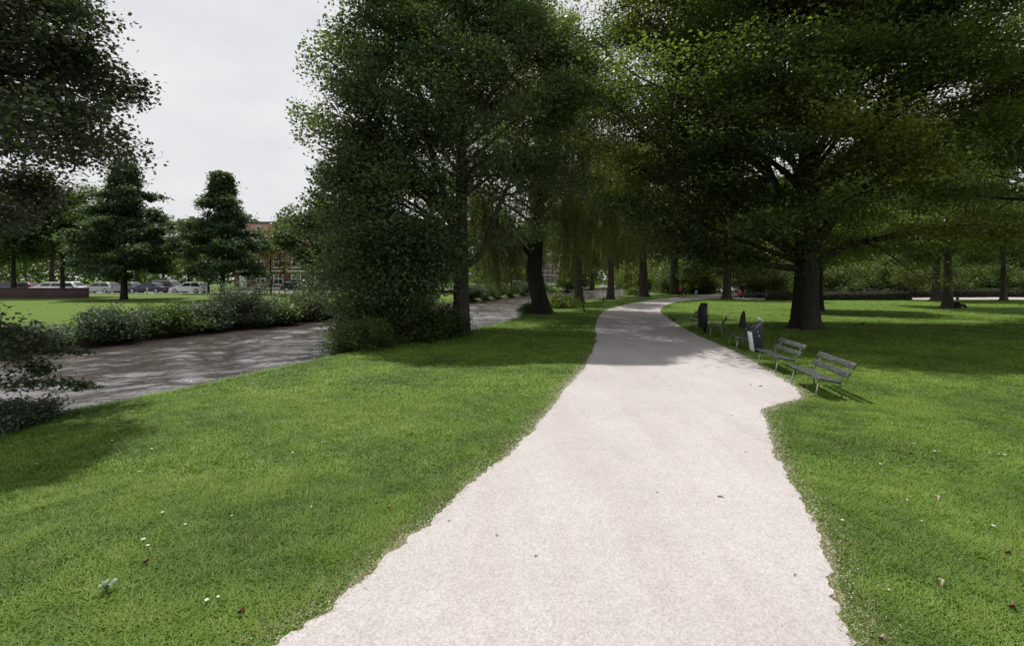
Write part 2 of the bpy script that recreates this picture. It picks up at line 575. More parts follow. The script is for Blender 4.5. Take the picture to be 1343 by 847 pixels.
# canal bed and water: sheets laid between the two bank lines
w = MB()
k = 260
def resample(p, n):
    s = np.concatenate([[0], np.cumsum(np.hypot(*np.diff(p, axis=0).T))])
    s = s ** 0.5
    q = np.linspace(0, s[-1], n)
    return np.column_stack([np.interp(q, s, p[:, 0]), np.interp(q, s, p[:, 1])])
nl, fl_ = offset_line(near, 0.62), offset_line(far, 0.6)
yn = np.concatenate([np.linspace(-290, 3, 14), np.linspace(4, 80, 800), np.linspace(84, 990, 90)])
yf = np.concatenate([np.linspace(-290, 6, 14), np.linspace(8, 108, 800), np.linspace(114, 1080, 90)])
an = np.column_stack([np.interp(yn, nl[:, 1], nl[:, 0]), yn]); af = np.column_stack([np.interp(yf, fl_[:, 1], fl_[:, 0]), yf])
q = np.linspace(0, 1, 121)[None, :, None]
gxy = an[:, None, :] * (1 - q) + af[:, None, :] * q
X, Y = gxy[..., 0].ravel(), gxy[..., 1].ravel()
c_, s_ = math.cos(R(-24)), math.sin(R(-24))
A, B = (X * c_ - Y * s_) * .55, X * s_ + Y * c_
gust = np.clip(fbm(A * .22, B * .16, 61, 2) * 3.0 - 0.9, .25, 1)
fade = np.clip((Y - 3) / 3, 0, 1) * np.clip((118 - Y) / 30, 0, 1) * np.tile(np.clip(np.minimum(q[0, :, 0], 1 - q[0, :, 0]) * 20, 0, 1), len(yn))
Z = WATER_Z - .02 + fade * (gust * (.17 * (fbm(A * 1.5, B * 1.5, 62, 2) - .5) + .085 * (fbm(A * 2.7 + 9, B * 2.7, 63, 2) - .5)) + .11 * (vnoise(A * .45, B * .45, 64) - .5))
nc = 121
i = np.arange(len(yn) - 1)[:, None] * nc; j = np.arange(nc - 1)[None, :]
w.add(np.column_stack([X, Y, Z]), np.stack([i + j, i + j + 1, i + nc + j + 1, i + nc + j], -1).reshape(-1, 4))
tag(obj('water', w, M['water'], smooth=True), kind='structure')
w = MB()
strips(w, [(resample(offset_line(near, 2.0), k), -1.42), (resample(offset_line(far, -1.5), k), -1.42)])
tag(obj('canal_bed_ground', w, M['soil']), kind='structure')

# path outline
left_e = [(-5.6, -6), (-3.9, -2), (-2.55, 1.5)] + [P(*p) for p in
          [(370, 847), (450, 785), (545, 702), (640, 620), (700, 562), (742, 510), (770, 475), (782, 445), (783, 421), (800, 405), (850, 394), (900, 389)]] + [(37, 85)]
right_e = [(-1.6, -6), (0.2, -2), (1.75, 1.5)] + [P(*p) for p in
           [(1120, 847), (1090, 745), (1060, 682), (1040, 640), (1015, 588), (998, 537)]] + [P(1052, 522)] + [P(*p) for p in
           [(1040, 506), (1003, 484), (960, 459), (915, 440), (880, 420), (866, 406), (884, 396.5), (918, 392.6), (950, 392.2)]] + [(33, 61.6)]


def ragged(pts, amp, seed, closed=False):
    out = []
    for (a, b), (c, d) in zip(pts[:-1], pts[1:]):
        L = math.hypot(c - a, d - b)
        st = 0.03 if min(b, d) < 14 else (0.09 if min(b, d) < 30 else 0.6)
        n = max(1, int(L / st))
        for i in range(n):
            t = i / n
            out.append((a + (c - a) * t, b + (d - b) * t))
    out.append(pts[-1])
    o = np.array(out)
    # round the corners, then fray
    for _ in range(3):
        o[1:-1] = (o[:-2] + 2 * o[1:-1] + o[2:]) / 4
    s = np.concatenate([[0], np.cumsum(np.hypot(*np.diff(o, axis=0).T))])
    nz = (fbm(s * 0.9, s * 0 + seed, seed, 2) - .5) * amp * 1.1 + (fbm(s * 4.2, s * 0 + seed, seed + 5, 2) - .5) * amp * 0.8 + (fbm(s * 16, s * 0 + seed, seed + 6, 2) - .5) * amp * 0.9
    ragged.base = o
    return offset_line(o, nz[:, None])


def catmull(pts, per=6, keep=()):
    p = np.array(pts, float)
    out = []
    for i in range(len(p) - 1):
        p0, p1, p2, p3 = p[max(i - 1, 0)], p[i], p[i + 1], p[min(i + 2, len(p) - 1)]
        m1 = (p2 - p0) / 2 if i not in keep else (p2 - p1)
        m2 = (p3 - p1) / 2 if i + 1 not in keep else (p2 - p1)
        for k in range(per):
            t = k / per
            out.append(tuple((2 * t**3 - 3 * t**2 + 1) * p1 + (t**3 - 2 * t**2 + t) * m1 + (-2 * t**3 + 3 * t**2) * p2 + (t**3 - t**2) * m2))
    out.append(tuple(p[-1]))
    return out


le = ragged(catmull(left_e), 0.10, 11); le_b = ragged.base
re_ = ragged(catmull(right_e, keep=(8, 9)), 0.10, 23); re_b = ragged.base
PATH = np.vstack([le, [(45, 84), (52, 70), (140, 69), (140, 64), (60, 62.5)], re_[::-1]])
p = MB()
fill(p, np.column_stack([PATH, np.full(len(PATH), 0.010)]))
tag(obj('path', p, M['path'], fix=True), kind='structure')
p = MB()
br = [P(948, 384), P(936, 378.5), P(926, 374.6), P(905, 372.6), P(912, 372.2), P(940, 374.0), P(968, 378.0), P(985, 384)]
fill(p, [(x, y, 0.006) for x, y in br])
tag(obj('far_path', p, M['path'], fix=True), kind='structure')
# worn strip of soil along both edges
vg = MB()
for e, sgn, sd in ((le_b[::4], 1, 3), (re_b[::4], -1, 7)):
    s = np.concatenate([[0], np.cumsum(np.hypot(*np.diff(e, axis=0).T))])
    wd = -0.03 + 0.20 * fbm(s * 1.8, s * 0, sd, 3)
    strips(vg, [(offset_line(e, -0.2 * sgn), 0.005), (offset_line(e, (wd * sgn)[:, None]), 0.005)])
tag(obj('path_verge', vg, M['soil']), kind='structure')

pg = MB(); rgp = np.random.default_rng(9)
for e in (le_b, re_b):
    q = e[(e[:, 1] > 2.8) & (e[:, 1] < 17)]
    n = 3800
    c0 = q[rgp.integers(0, len(q), n)] + rgp.normal(0, 1, (n, 2)) * .13
    sz = rgp.uniform(.003, .0095, n) * (1 + .05 * c0[:, 1])
    tet = np.array([(1, 0, 0), (-.5, .87, 0), (-.5, -.87, 0), (0, 0, .9)])
    th_ = rgp.uniform(0, 6.28, n)
    rot = np.stack([np.cos(th_), -np.sin(th_), np.sin(th_), np.cos(th_)], -1).reshape(n, 2, 2)
    V = np.empty((n, 4, 3)); V[:, :, :2] = np.einsum('nij,kj->nki', rot, tet[:, :2]) * sz[:, None, None] + c0[:, None, :]
    V[:, :, 2] = .008 + tet[None, :, 2] * sz[:, None]
    b0 = np.arange(n)[:, None] * 4
    pg.add(V.reshape(-1, 3), np.concatenate([b0 + np.array([[0, 1, 3]]), b0 + np.array([[1, 2, 3]]), b0 + np.array([[2, 0, 3]])]), 0.5)
gvo = obj('gravel', pg, M['path'], fix=False)
tag(gvo, 'loose pale gravel spilt along the frayed edges of the path', 'gravel', kind='stuff')

# ------------------------------------------------------------------ grass blades
rng = np.random.default_rng(4)


def scatter(y0, y1, dens):
    n = int(1.12 * (y1 ** 2 - y0 ** 2) * dens)
    y = np.sqrt(rng.uniform(y0 ** 2, y1 ** 2, n))
    x = rng.uniform(-1.12, 1.12, n) * y
    return x, y


gm = MB()
for y0, y1, dens, hgt, wid in ((3.0, 6.5, 6500, 0.040, 0.0052), (6.5, 11, 2800, 0.044, 0.008), (11, 19, 800, 0.05, 0.015), (19, 34, 170, 0.055, 0.028), (34, 60, 36, 0.06, 0.055)):
    x, y = scatter(y0, y1, dens)
    dn, sd = dist_line(x, y, near[20:70])
    dn = np.where(sd > 0, dn, -dn)              # > 0 out over the bank
    ok = (dn < 0.7)
    x, y, dn = x[ok], y[ok], dn[ok]
    ins = inside(x, y, PATH)
    dl, _ = dist_line(x, y, le[::10]); dr, _ = dist_line(x, y, re_[::10])
    dp = np.where(ins, -1, 1) * np.minimum(dl, dr)
    ok = dp > -0.09 * rng.uniform(0, 1, len(x)) ** 2
    x, y, dn, dp = x[ok], y[ok], dn[ok], dp[ok]
    bare = fbm(x * 1.7, y * 1.7, 31, 3)
    ok = (rng.uniform(0, 1, len(x)) < np.clip((dp + 0.16) / 0.4, 0.10, 1)) & (rng.uniform(0, 1, len(x)) < np.clip(0.35 + 2.2 * (bare - .2), 0.3, 1))
    x, y, dn, dp, bare = x[ok], y[ok], dn[ok], dp[ok], bare[ok]
    n = len(x)
    tuft = fbm(x * 3.2, y * 3.2, 5, 3)
    tuft2 = fbm(x * 0.8, y * 0.8, 15, 3)
    edge = np.clip(1 - np.abs(dn - 0.2) / 0.5, 0, 1)
    h = 0.72 * hgt * (0.45 + 1.3 * tuft ** 1.5 + 0.35 * rng.uniform(0, 1, n)) * (1 + 2.2 * edge * rng.uniform(0, 1, n))
    h *= np.clip(0.7 + dp / 0.5, 0.7, 1)
    z = np.interp(dn, [-1, 0, 0.25, 0.7], [0, 0, -0.05, -0.3])
    a = rng.uniform(0, 2 * math.pi, n)
    le_ = rng.uniform(0.9, 2.6, n)
    dx, dy = np.cos(a), np.sin(a)
    wx, wy = -dy * wid * rng.uniform(.6, 1.3, n), dx * wid
    v = np.empty((n, 3, 3))
    v[:, 0] = np.stack([x - wx, y - wy, z], 1)
    v[:, 1] = np.stack([x + wx, y + wy, z], 1)
    v[:, 2] = np.stack([x + dx * h * le_, y + dy * h * le_, z + h], 1)
    tint = 0.40 + 0.95 * (tuft2 - .5) + 0.6 * (tuft - .5) + 0.2 * rng.uniform(-1, 1, n)
    tint = np.clip(tint, 0, 0.78)
    dry = rng.uniform(0, 1, n) < np.clip(0.55 - dp / 0.7, 0.025, 0.5)
    tint = np.where(dry, rng.uniform(0.82, 1, n), tint)
    gm.add(v.reshape(-1, 3), np.arange(3 * n).reshape(-1, 3), tint)
gr = obj('grass', gm, M['grass'], tint=True)
tag(gr, 'short mown lawn grass beside the pale path', 'grass', kind='stuff')


# ------------------------------------------------------------------ vegetation
def leaf_cloud(mb, c, L, W, rg, up=0.9, droop=0.3, tint=0.5, tvar=0.18, axis=None):
    n = len(c)
    a = rg.normal(0, 1, (n, 3)) if axis is None else axis + rg.normal(0, 0.35, (n, 3))
    if axis is None:
        a[:, 2] = a[:, 2] * 0.45 - droop
    a /= np.linalg.norm(a, axis=1)[:, None]
    nr = rg.normal(0, 0.55, (n, 3)); nr[:, 2] += up
    nr -= (nr * a).sum(1)[:, None] * a
    nr /= np.linalg.norm(nr, axis=1)[:, None] + 1e-9
    sd = np.cross(nr, a)
    s = rg.uniform(0.65, 1.3, n)[:, None]
    fold = nr * (0.12 * W)
    v = np.empty((n, 4, 3))
    v[:, 0] = c - a * s * L / 2
    v[:, 1] = c + sd * s * W / 2 + fold - a * s * L * 0.08
    v[:, 2] = c + a * s * L / 2
    v[:, 3] = c - sd * s * W / 2 + fold - a * s * L * 0.08
    t = np.clip(np.asarray(tint) + rg.normal(0, tvar, n), 0, 1)
    mb.add(v.reshape(-1, 3), np.arange(4 * n).reshape(-1, 4), t)


def arc(start, az, e0, e1, L, n, rg, wob=0.10):
    pts = [np.array(start, float)]
    a = az
    for i in range(n):
        t = (i + 0.5) / n
        e = e0 + (e1 - e0) * t + rg.normal(0, wob * 0.6)
        a += rg.normal(0, wob)
        pts.append(pts[-1] + L / n * np.array([math.cos(a) * math.cos(e), math.sin(a) * math.cos(e), math.sin(e)]))
    return np.array(pts)


def along(p, t):
    t = np.asarray(t) * (len(p) - 1)
    i = np.clip(t.astype(int) if hasattr(t, 'astype') else int(t), 0, len(p) - 2)
    f = (t - i)
    return p[i] * (1 - f)[..., None] + p[i + 1] * f[..., None]


def tree_meshes(seed, H, r0, base, env, n_limbs=36, e0=0.5, e1=0.1, sub=9, sub_len=0.42, clus=5, per=40, leaf=(0.13, 0.085), sig=(0.42, 0.2),
                lean=(0, 0), extra=(), trunk_top=0.9, limb_r=0.2, sub_e=0.05, up=0.9, droop=0.3, hang=None, jit=0.25, flare=1.5, sides=12, tint0=0.42, keep=None, trunk=None, min_s=0.28, sprays=(), tv=0.13):
    """bark MB and leaf MB of one tree whose foot is at the origin"""
    rg = np.random.default_rng(seed)
    bark, lf = MB(), MB()
    n = 11
    zt = np.linspace(0, 1, n)
    tp = np.column_stack([lean[0] * zt ** 1.3 + np.cumsum(rg.normal(0, 0.012 * H * 0.25, n)) * zt, lean[1] * zt ** 1.3 + np.cumsum(rg.normal(0, 0.012 * H * 0.25, n)) * zt, zt * H * trunk_top])
    if trunk is not None:
        tp = np.array(trunk, float); zt = tp[:, 2] / (H * trunk_top)
    tz = np.concatenate([[-0.1, 0.0, 0.18, 0.5], tp[1:, 2]])
    tx = np.interp(tz, tp[:, 2], tp[:, 0]); ty = np.interp(tz, tp[:, 2], tp[:, 1])
    rr = r0 * np.clip(1 - tz / (H * trunk_top), 0.04, 1) ** 0.75 * (1 + (flare - 1) * np.exp(-np.clip(tz, 0, None) / 0.35))
    # root ribs: rings that are not round at the foot
    th = np.linspace(0, 2 * math.pi, sides, endpoint=False)
    ph = rg.uniform(0, 6.28)
    rings = []
    for X, Y, Z, r in zip(tx, ty, tz, rr):
        rib = 1 + (0.22 * math.exp(-max(Z, 0) / 0.5) + 0.05) * np.sin(th * 5 + ph) + 0.05 * np.sin(th * 3 + ph * 2 + Z)
        rings.append(np.column_stack([X + r * rib * np.cos(th), Y + r * rib * np.sin(th), np.full(sides, Z)]))
    bark.rings(rings)
    limbs = []
    az = rg.uniform(0, 6.28)
    for i in range(n_limbs):
        t = ((i + 0.5) / n_limbs) ** 0.9
        az += 2.39996 + rg.normal(0, 0.25)
        z = base + (H * trunk_top * 0.97 - base) * t
        L = env(t) * rg.uniform(1 - jit, 1 + jit * 0.6)
        st = np.array([np.interp(z, tp[:, 2], tp[:, 0]), np.interp(z, tp[:, 2], tp[:, 1]), z])
        ea = e0 + (0.35 * t) + rg.normal(0, 0.08)
        pl = arc(st, az, ea, e1 + 0.4 * t + rg.normal(0, 0.1), L, 7, rg, 0.09)
        rl = max(0.02, limb_r * (L / max(env(0.35), 0.1)) ** 1.1 * rg.uniform(.7, 1.1))
        limbs.append((pl, rl, L))
    for pts, r, *fr in extra:
        pts = np.array(pts, float)
        limbs.append((pts, r, np.linalg.norm(np.diff(pts, axis=0), axis=1).sum() * (fr[0] if fr else 1)))
    cl, ct = [], []
    for pl, rl, L in limbs:
        if keep is not None:
            fine = along(pl, np.linspace(0, 1, 25)); kk = keep(fine)
            last = 24 if kk.all() else max(3, int(np.argmin(kk)) - 2)
            pl = along(pl, np.linspace(0, last / 24, 8))
        bark.tube(pl, np.linspace(rl, rl * 0.18, len(pl)), 7 if rl > .08 else 5, cap=False)
        ns = max(3, int(sub * (L / max(env(0.35), 0.1)) ** 0.8))
        d = pl[-1] - pl[0]
        laz = math.atan2(d[1], d[0])
        lt = rg.normal(0, tv)
        for k in range(ns):
            s = 1.0 if k == 0 else rg.uniform(min_s, 1) ** 0.8
            b = along(pl, np.array([s]))[0]
            sa = laz + (rg.choice([-1, 1]) * rg.uniform(0.45, 1.35) if k else rg.normal(0, .3))
            sl = L * sub_len * (1.15 - 0.65 * s) * rg.uniform(.6, 1.25) + 0.3
            se = sub_e + rg.normal(0, 0.28)
            sp = arc(b, sa, se, se - 0.25, sl, 4, rg, 0.15)
            if keep is None or keep(sp[-2:]).all():
                bark.tube(sp, np.linspace(max(0.012, rl * 0.28), 0.006, 5), 4, cap=False)
            m = max(2, int(clus * (0.5 + sl / (L * sub_len + 0.01) * 0.6)))
            q = along(sp, rg.uniform(0.15, 1.08, m).clip(0, 1)) + rg.normal(0, 1, (m, 3)) * np.array([sig[0], sig[0], sig[1]]) * 0.7
            cl.append(q); ct.append(np.full(m, lt + rg.normal(0, 0.07)))
    C = np.concatenate(cl); T = np.concatenate(ct)
    if keep is not None:
        kk = keep(C); C, T = C[kk], T[kk]
    T = T + rg.normal(0, 0.06, len(T))
    cnt = np.maximum(1, (per * rg.uniform(.5, 1.4, len(C))).astype(int))
    ii = np.repeat(np.arange(len(C)), cnt)
    pos = C[ii] + rg.normal(0, 1, (len(ii), 3)) * np.array([sig[0], sig[0], sig[1]])
    if keep is not None:
        kk = keep(pos); pos, ii = pos[kk], ii[kk]
    leaf_cloud(lf, pos, leaf[0], leaf[1], rg, up, droop, tint0 + T[ii], 0.15)
    for pts, r in sprays:                       # slender boughs with leaves in flat rows
        q = np.array(pts, float)
        bark.tube(q, np.linspace(r, .005, len(q)), 6, cap=False)
        t = rg.uniform(.3, 1, 900)
        pp = along(q, t)
        wd_ = .16 * (1.15 - t) / .5 + .03
        off = rg.normal(0, 1, (900, 3)) * np.array([1, 1, .3]) * wd_[:, None]
        off[:, 2] -= .10 * np.linalg.norm(off[:, :2], axis=1)
        leaf_cloud(lf, pp + off, .085, .05, rg, 1.0, .4, tint0 + .1, .12)
    if hang:
        nS, lo, hi, step, zmin, skip = (*hang, None) if len(hang) == 5 else hang
        wt = np.exp(-C[:, 2] / 5.0); src = C[rg.choice(len(C), nS, p=wt / wt.sum())]
        for s in src:
            if skip is not None and skip(s):
                continue
            ln = min(rg.uniform(lo, hi), s[2] - zmin - rg.uniform(0, 0.8))
            if ln < 0.4:
                continue
            sw = rg.normal(0, 0.10, 2)
            q = np.linspace(0, 1, 5)
            sp = np.column_stack([s[0] + sw[0] * ln * q, s[1] + sw[1] * ln * q, s[2] - ln * q])
            bark.tube(sp, np.linspace(0.012, 0.005, 5), 3, cap=False)
            m = int(ln / step)
            pp = along(sp, rg.uniform(0, 1, m)) + rg.normal(0, 0.07, (m, 3))
            leaf_cloud(lf, pp, leaf[0], leaf[1], rg, 0.2, 1.0, tint0 + rg.normal(0, .12), 0.14, axis=np.array([0, 0, -1.0]))
    return bark, lf


def make_tree(name, label, x, y, z, lm, bk, group=None, rz=0.0, cat='tree', **kw):
    t = thing(name, label, cat, (x, y, z), rz, group)
    b, l = tree_meshes(**kw)
    obj('trunk', b, M[bk], t, smooth=True, fix=False)
    obj('crown', l, M[lm], t, tint=True)
    return t


rnd_env = lambda Rr, a=0.12, b=0.85, q=0.6: (lambda t: Rr * max(0.05, math.sin(math.pi * (a + (1 - a - 0.04) * t))) ** q)
cone_env = lambda Rr: (lambda t: Rr * (0.62 + 1.1 * t if t < 0.2 else (1.0 - (t - 0.2) / 0.8) ** 1.12 * 0.86 + 0.01))


def W(u, v, d):
    """point that shows at photo pixel (u, v) when it stands d metres ahead"""
    return np.array([(u - U0) / F * d, d, CH - (v - V0) / F * d])


# the big tree on the bank, left of the path
cx, cy = P(604, 438)
o = np.array([cx, cy, 0])
ex = []
for (a, b, d0, d1, r) in (((600, 310), (420, 70), 0, -1, .17), ((602, 330), (430, 260), 0, -2, .16), ((602, 322), (450, 335), 0, -3.0, .13), ((602, 350), (470, 400), 0, -2.5, .10), ((602, 345), (440, 375), 0, -1, .09), ((602, 350), (490, 365), 0, -3.5, .09), ((602, 350), (530, 415), 0, -1, .07), ((602, 345), (470, 440), 0, -.5, .07), ((602, 330), (560, 370), 0, -4, .08), ((604, 330), (520, 300), 0, -4.5, .1), ((602, 318), (470, 255), 0, -3, .11), ((602, 310), (420, 235), 0, 1, .11), ((602, 300), (490, 215), 0, -5, .11), ((602, 315), (405, 300), 0, 0, .11), ((602, 312), (455, 285), 0, 2, .1), ((602, 290), (440, 150), 0, -3, .11),
                          ((604, 345), (498, 425), 0, -1.5, .07), ((600, 300), (410, 150), 0, 1, .16), ((602, 335), (470, 300), 0, -5, .12), ((602, 330), (520, 330), 0, -5, .10), ((602, 300), (430, 205), 0, -3, .13),
                          ((603, 340), (430, 370), 0, 1.5, .10), ((603, 330), (545, 350), 0, 4, .10), ((603, 345), (530, 385), 0, 3.0, .08)):
    p0 = W(*a, cy + d0) - o; p1 = W(*b, cy + d1) - o
    q = np.linspace(0, 1, 7)[:, None]
    pl = p0 * (1 - q) + p1 * q
    pl[:, 2] += (np.sin(q[:, 0] * math.pi) * 0.10 * np.linalg.norm(p1 - p0))
    ex.append((pl, r))
lim = [W(612, 348, cy) - o, W(625, 340, cy) - o, W(638, 322, cy) - o, W(645, 290, cy) - o, W(668, 240, cy) - o, W(700, 170, cy + 1) - o, W(735, 90, cy + 1) - o]
ex.append((lim, 0.20))
ex.append(([W(600, 305, cy) - o, W(588, 270, cy) - o, W(570, 220, cy) - o, W(555, 150, cy - .5) - o, W(540, 80, cy - 1) - o, W(520, 0, cy - 1) - o], 0.24))
make_tree('bankside_tree', 'tall broad tree with forked trunk on the water edge left of the path', cx, cy, 0, 'leaf_bank', 'bark',
          seed=21, H=19.5, r0=0.42, base=5.6, env=rnd_env(7.4, 0.25), n_limbs=40, e0=0.62, e1=0.2, sub=11, sub_len=0.40, clus=5, per=95, leaf=(0.17, 0.11), sig=(0.42, 0.26),
          extra=ex, limb_r=0.15, tint0=0.40, flare=1.35, up=0.7,
          keep=lambda c: (c[:, 0] / np.where(c[:, 0] < 0, 8.3, 7.2)) ** 2 + (c[:, 1] / np.where(c[:, 1] < 0, 4.3, 8.5)) ** 2 + (np.where(c[:, 2] > 9, c[:, 2] - 9, 0) / 11) ** 2 < 0.62 + 0.85 * fbm(c[:, 2] * .45 + 3, c[:, 1] * .4 + c[:, 0] * .25, 8, 2))

# the huge spreading tree on the right lawn
cx, cy = P(1057, 431)
o = np.array([cx, cy, 0])
ex = []
for pts, r in (([(1045, 352, 0), (1010, 349, -.3), (975, 343, -.8), (940, 330, -1.2), (905, 318, -1.6), (868, 300, -2)], 0.20),
               ([(1068, 350, 0), (1090, 330, -.3), (1130, 316, -.6), (1180, 310, -1), (1240, 300, -1.4), (1310, 300, -2)], 0.24),
               ([(1050, 345, 0), (1020, 310, .4), (985, 280, .5), (930, 240, .5), (860, 190, 0), (810, 140, 0)], 0.28),
               ([(1062, 340, 0), (1090, 290, .4), (1140, 240, .6), (1210, 190, .5), (1290, 150, .5)], 0.26),
               ([(1055, 340, 0), (1050, 300, -1.5), (1030, 260, -3.5), (1000, 225, -4.5), (960, 190, -5)], 0.22),
               ([(1058, 340, 0), (1075, 300, -1.5), (1110, 262, -3.5), (1160, 225, -4.5), (1220, 190, -5)], 0.22),
               ([(1056, 345, 0), (1052, 322, -2), (1050, 300, -4), (1045, 285, -6)], 0.16), ([(1050, 345, 0), (1000, 300, 0), (930, 230, .5), (860, 150, .5), (790, 60, 1)], .2), ([(1052, 340, 0), (970, 290, 1), (890, 250, 2), (810, 205, 2)], .18), ([(1055, 330, 0), (1000, 200, 1), (910, 80, 1.5), (830, 10, 2)], .2), ([(1050, 345, 0), (960, 310, -1), (880, 280, -1), (815, 265, 0)], .15)):
    ex.append(([W(u, v, cy + d) - o for u, v, d in pts], r))
make_tree('spreading_tree', 'huge dark spreading tree with thick short trunk on the right lawn', cx, cy, 0, 'leaf_dark', 'bark_dark',
          seed=33, H=22, r0=0.64, base=4.6, env=rnd_env(12.6, 0.32), n_limbs=66, e0=0.78, e1=0.12, sub=15, sub_len=0.36, clus=6, per=104, leaf=(0.17, 0.11), sig=(0.6, 0.2),
          extra=ex, limb_r=0.2, tint0=0.44, tv=.2, flare=1.28, sides=16, up=1.2, trunk_top=0.85,  # wider limb tint: yellowish sunlit clumps put into the leaf colour
          keep=lambda c: (c[:, 1] > -8.2 - 1.5 * vnoise(c[:, 0] * .4, c[:, 2] * .5, 4)) & (c[:, 1] < 7.2))

# the tree whose boughs hang in from the left edge
cx, cy = -14.4, 9.6
o = np.array([cx, cy, 0])
ex = []
for pts, r, *fr in (([(-220, 250, 0), (-140, 170, .3), (-60, 130, .3), (20, 95, .2), (85, 70, 0)], .1), ([(-230, 280, 0), (-140, 240, .8), (-40, 200, 1.2), (50, 165, 1.6), (118, 165, 2)], .09),
                    ([(-200, 200, 0), (-80, 80, 0), (0, 30, 0), (60, -10, 0)], .1), ([(-220, 300, 0), (-130, 250, 1), (-30, 225, 2), (45, 215, 2.5)], .08), ([(-230, 270, 0), (-150, 200, -.5), (-70, 150, -.8), (10, 125, -1), (60, 120, -1)], .08),
                    ([(-210, 220, 0), (-130, 120, -.4), (-60, 60, -.6), (10, 40, -.8), (45, 30, -.8)], .08), ([(-225, 310, 0), (-140, 290, .5), (-60, 270, .9), (0, 262, 1.2)], .06), ([(-200, 100, 0), (-80, -20, 0), (20, -60, 0)], .09)):
    ex.append(([W(u, v, cy + d) - o for u, v, d in pts], r, *fr))
spr = []
for pts, r in (([(-240, 320, 0), (-100, 350, -.6), (10, 405, -.9), (60, 436, -.8), (118, 441, -.6)], .035), ([(-240, 350, 0), (-60, 400, -.6), (0, 436, -.9), (42, 455, -.8), (58, 468, -.8)], .03),
               ([(-240, 360, 0), (-80, 450, -.6), (0, 482, -.9), (70, 478, -.9), (126, 487, -.8)], .03), ([(-240, 330, 0), (-80, 370, -.6), (-10, 410, -.9), (30, 418, -.8), (52, 432, -.8)], .03)):
    spr.append(([W(u, v, cy + d) - o for u, v, d in pts], r))
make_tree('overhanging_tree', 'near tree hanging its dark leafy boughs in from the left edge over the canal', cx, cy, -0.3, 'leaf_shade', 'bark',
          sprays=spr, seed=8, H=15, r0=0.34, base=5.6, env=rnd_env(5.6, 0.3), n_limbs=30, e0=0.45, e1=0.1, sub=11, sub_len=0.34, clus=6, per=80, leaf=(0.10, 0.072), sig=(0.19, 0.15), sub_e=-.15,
          extra=ex, limb_r=0.10, tint0=0.45)

# weeping willow with the leaning trunk
cx, cy = P(712, 411)
t1 = W(702, 355, cy) - np.array([cx, cy, 0])
tr = [(0, 0, 0), (-0.25, 0, 1.0), (-0.5, 0, 2.0), (-0.65, 0.1, 3.4), (-0.5, .1, 6), (-.2, 0, 10), (0.2, .2, 16), (.3, 0, 20.5)]
o = np.array([cx, cy, 0]); wx = []
for a, b, dd, r in (((700, 345), (640, 285), 0, .12), ((700, 340), (668, 280), -2, .10), ((700, 330), (625, 255), 1, .12), ((700, 340), (655, 300), 2, .1), ((706, 280), (765, 130), 1, .13), ((706, 290), (800, 190), 3, .13), ((706, 300), (785, 255), 5, .12), ((704, 240), (745, 60), 2, .12), ((706, 260), (815, 120), 4, .13), ((706, 270), (770, 190), -3, .11), ((706, 230), (790, 40), 3, .11)):
    p0, p1 = W(*a, cy) - o, W(*b, cy + dd) - o
    q = np.linspace(0, 1, 7)[:, None]
    pl = p0 * (1 - q) + p1 * q; pl[:, 2] += np.sin(q[:, 0] * math.pi) * .5
    wx.append((pl, r))
make_tree('weeping_willow', 'weeping willow with thick dark leaning trunk and strands reaching the water', cx, cy, 0, 'leaf_willow', 'bark_dark',
          seed=14, H=22.5, r0=0.70, base=5.4, env=rnd_env(8.6, 0.28), n_limbs=36, e0=0.7, e1=-0.1, sub=11, sub_len=0.4, clus=5, per=62, leaf=(0.20, 0.07), sig=(0.5, 0.3),
          trunk=tr, hang=(1000, 1.4, 6.0, 0.05, 1.2, lambda c: c[1] < 1.0 and abs(c[0] + .3) < 1.5 and c[2] < 9 or (c[0] > 0 and c[2] < 6.5)), extra=wx, limb_r=0.17, tint0=0.40, droop=0.7, flare=1.5)

# willows farther along the bank
wl = make_tree('weeping_willow', 'second weeping willow along the bank, straight trunk behind the leaning one', *P(759, 397.5), 0, 'leaf_willow', 'bark',
               group='willows along the bank', seed=15, H=18.5, r0=0.5, base=4.8, env=rnd_env(6.2, 0.25), n_limbs=28, e0=0.7, e1=-0.2, sub=8, sub_len=0.4, clus=5, per=42, leaf=(0.26, 0.10), sig=(0.5, 0.3),
               hang=(600, 1.0, 3.6, 0.06, 3.3), limb_r=0.13, tint0=0.48, droop=0.7)
for u, v, rz, s, lab in ((801, 392.3, 1.2, 1.0, 'third weeping willow along the bank, thin trunk against the far water'), (843, 389.2, 2.7, 1.35, 'fourth weeping willow along the bank, where the canal bends'),
                         (884, 386.4, 4.1, 1.6, 'fifth weeping willow, beside the walker in red')):
    dup(wl, (*P(u, v), 0), rz, s, lab)

# generic round park trees: three moulds, then copies
def park(nm, label, x, y, z, lm, bk, seed, H, Rr, base, r0=.3, per=30, leaf=(.3, .2), group=None, n=26, e0=.55, e1=.15):
    return make_tree(nm, label, x, y, z, lm, bk, group, seed=seed, H=H, r0=r0, base=base, env=rnd_env(Rr, .2), n_limbs=n, e0=e0, e1=e1, sub=8, sub_len=.42, clus=5, per=int(per * 1.5),
                     leaf=leaf, sig=(.55, .3), limb_r=.1)


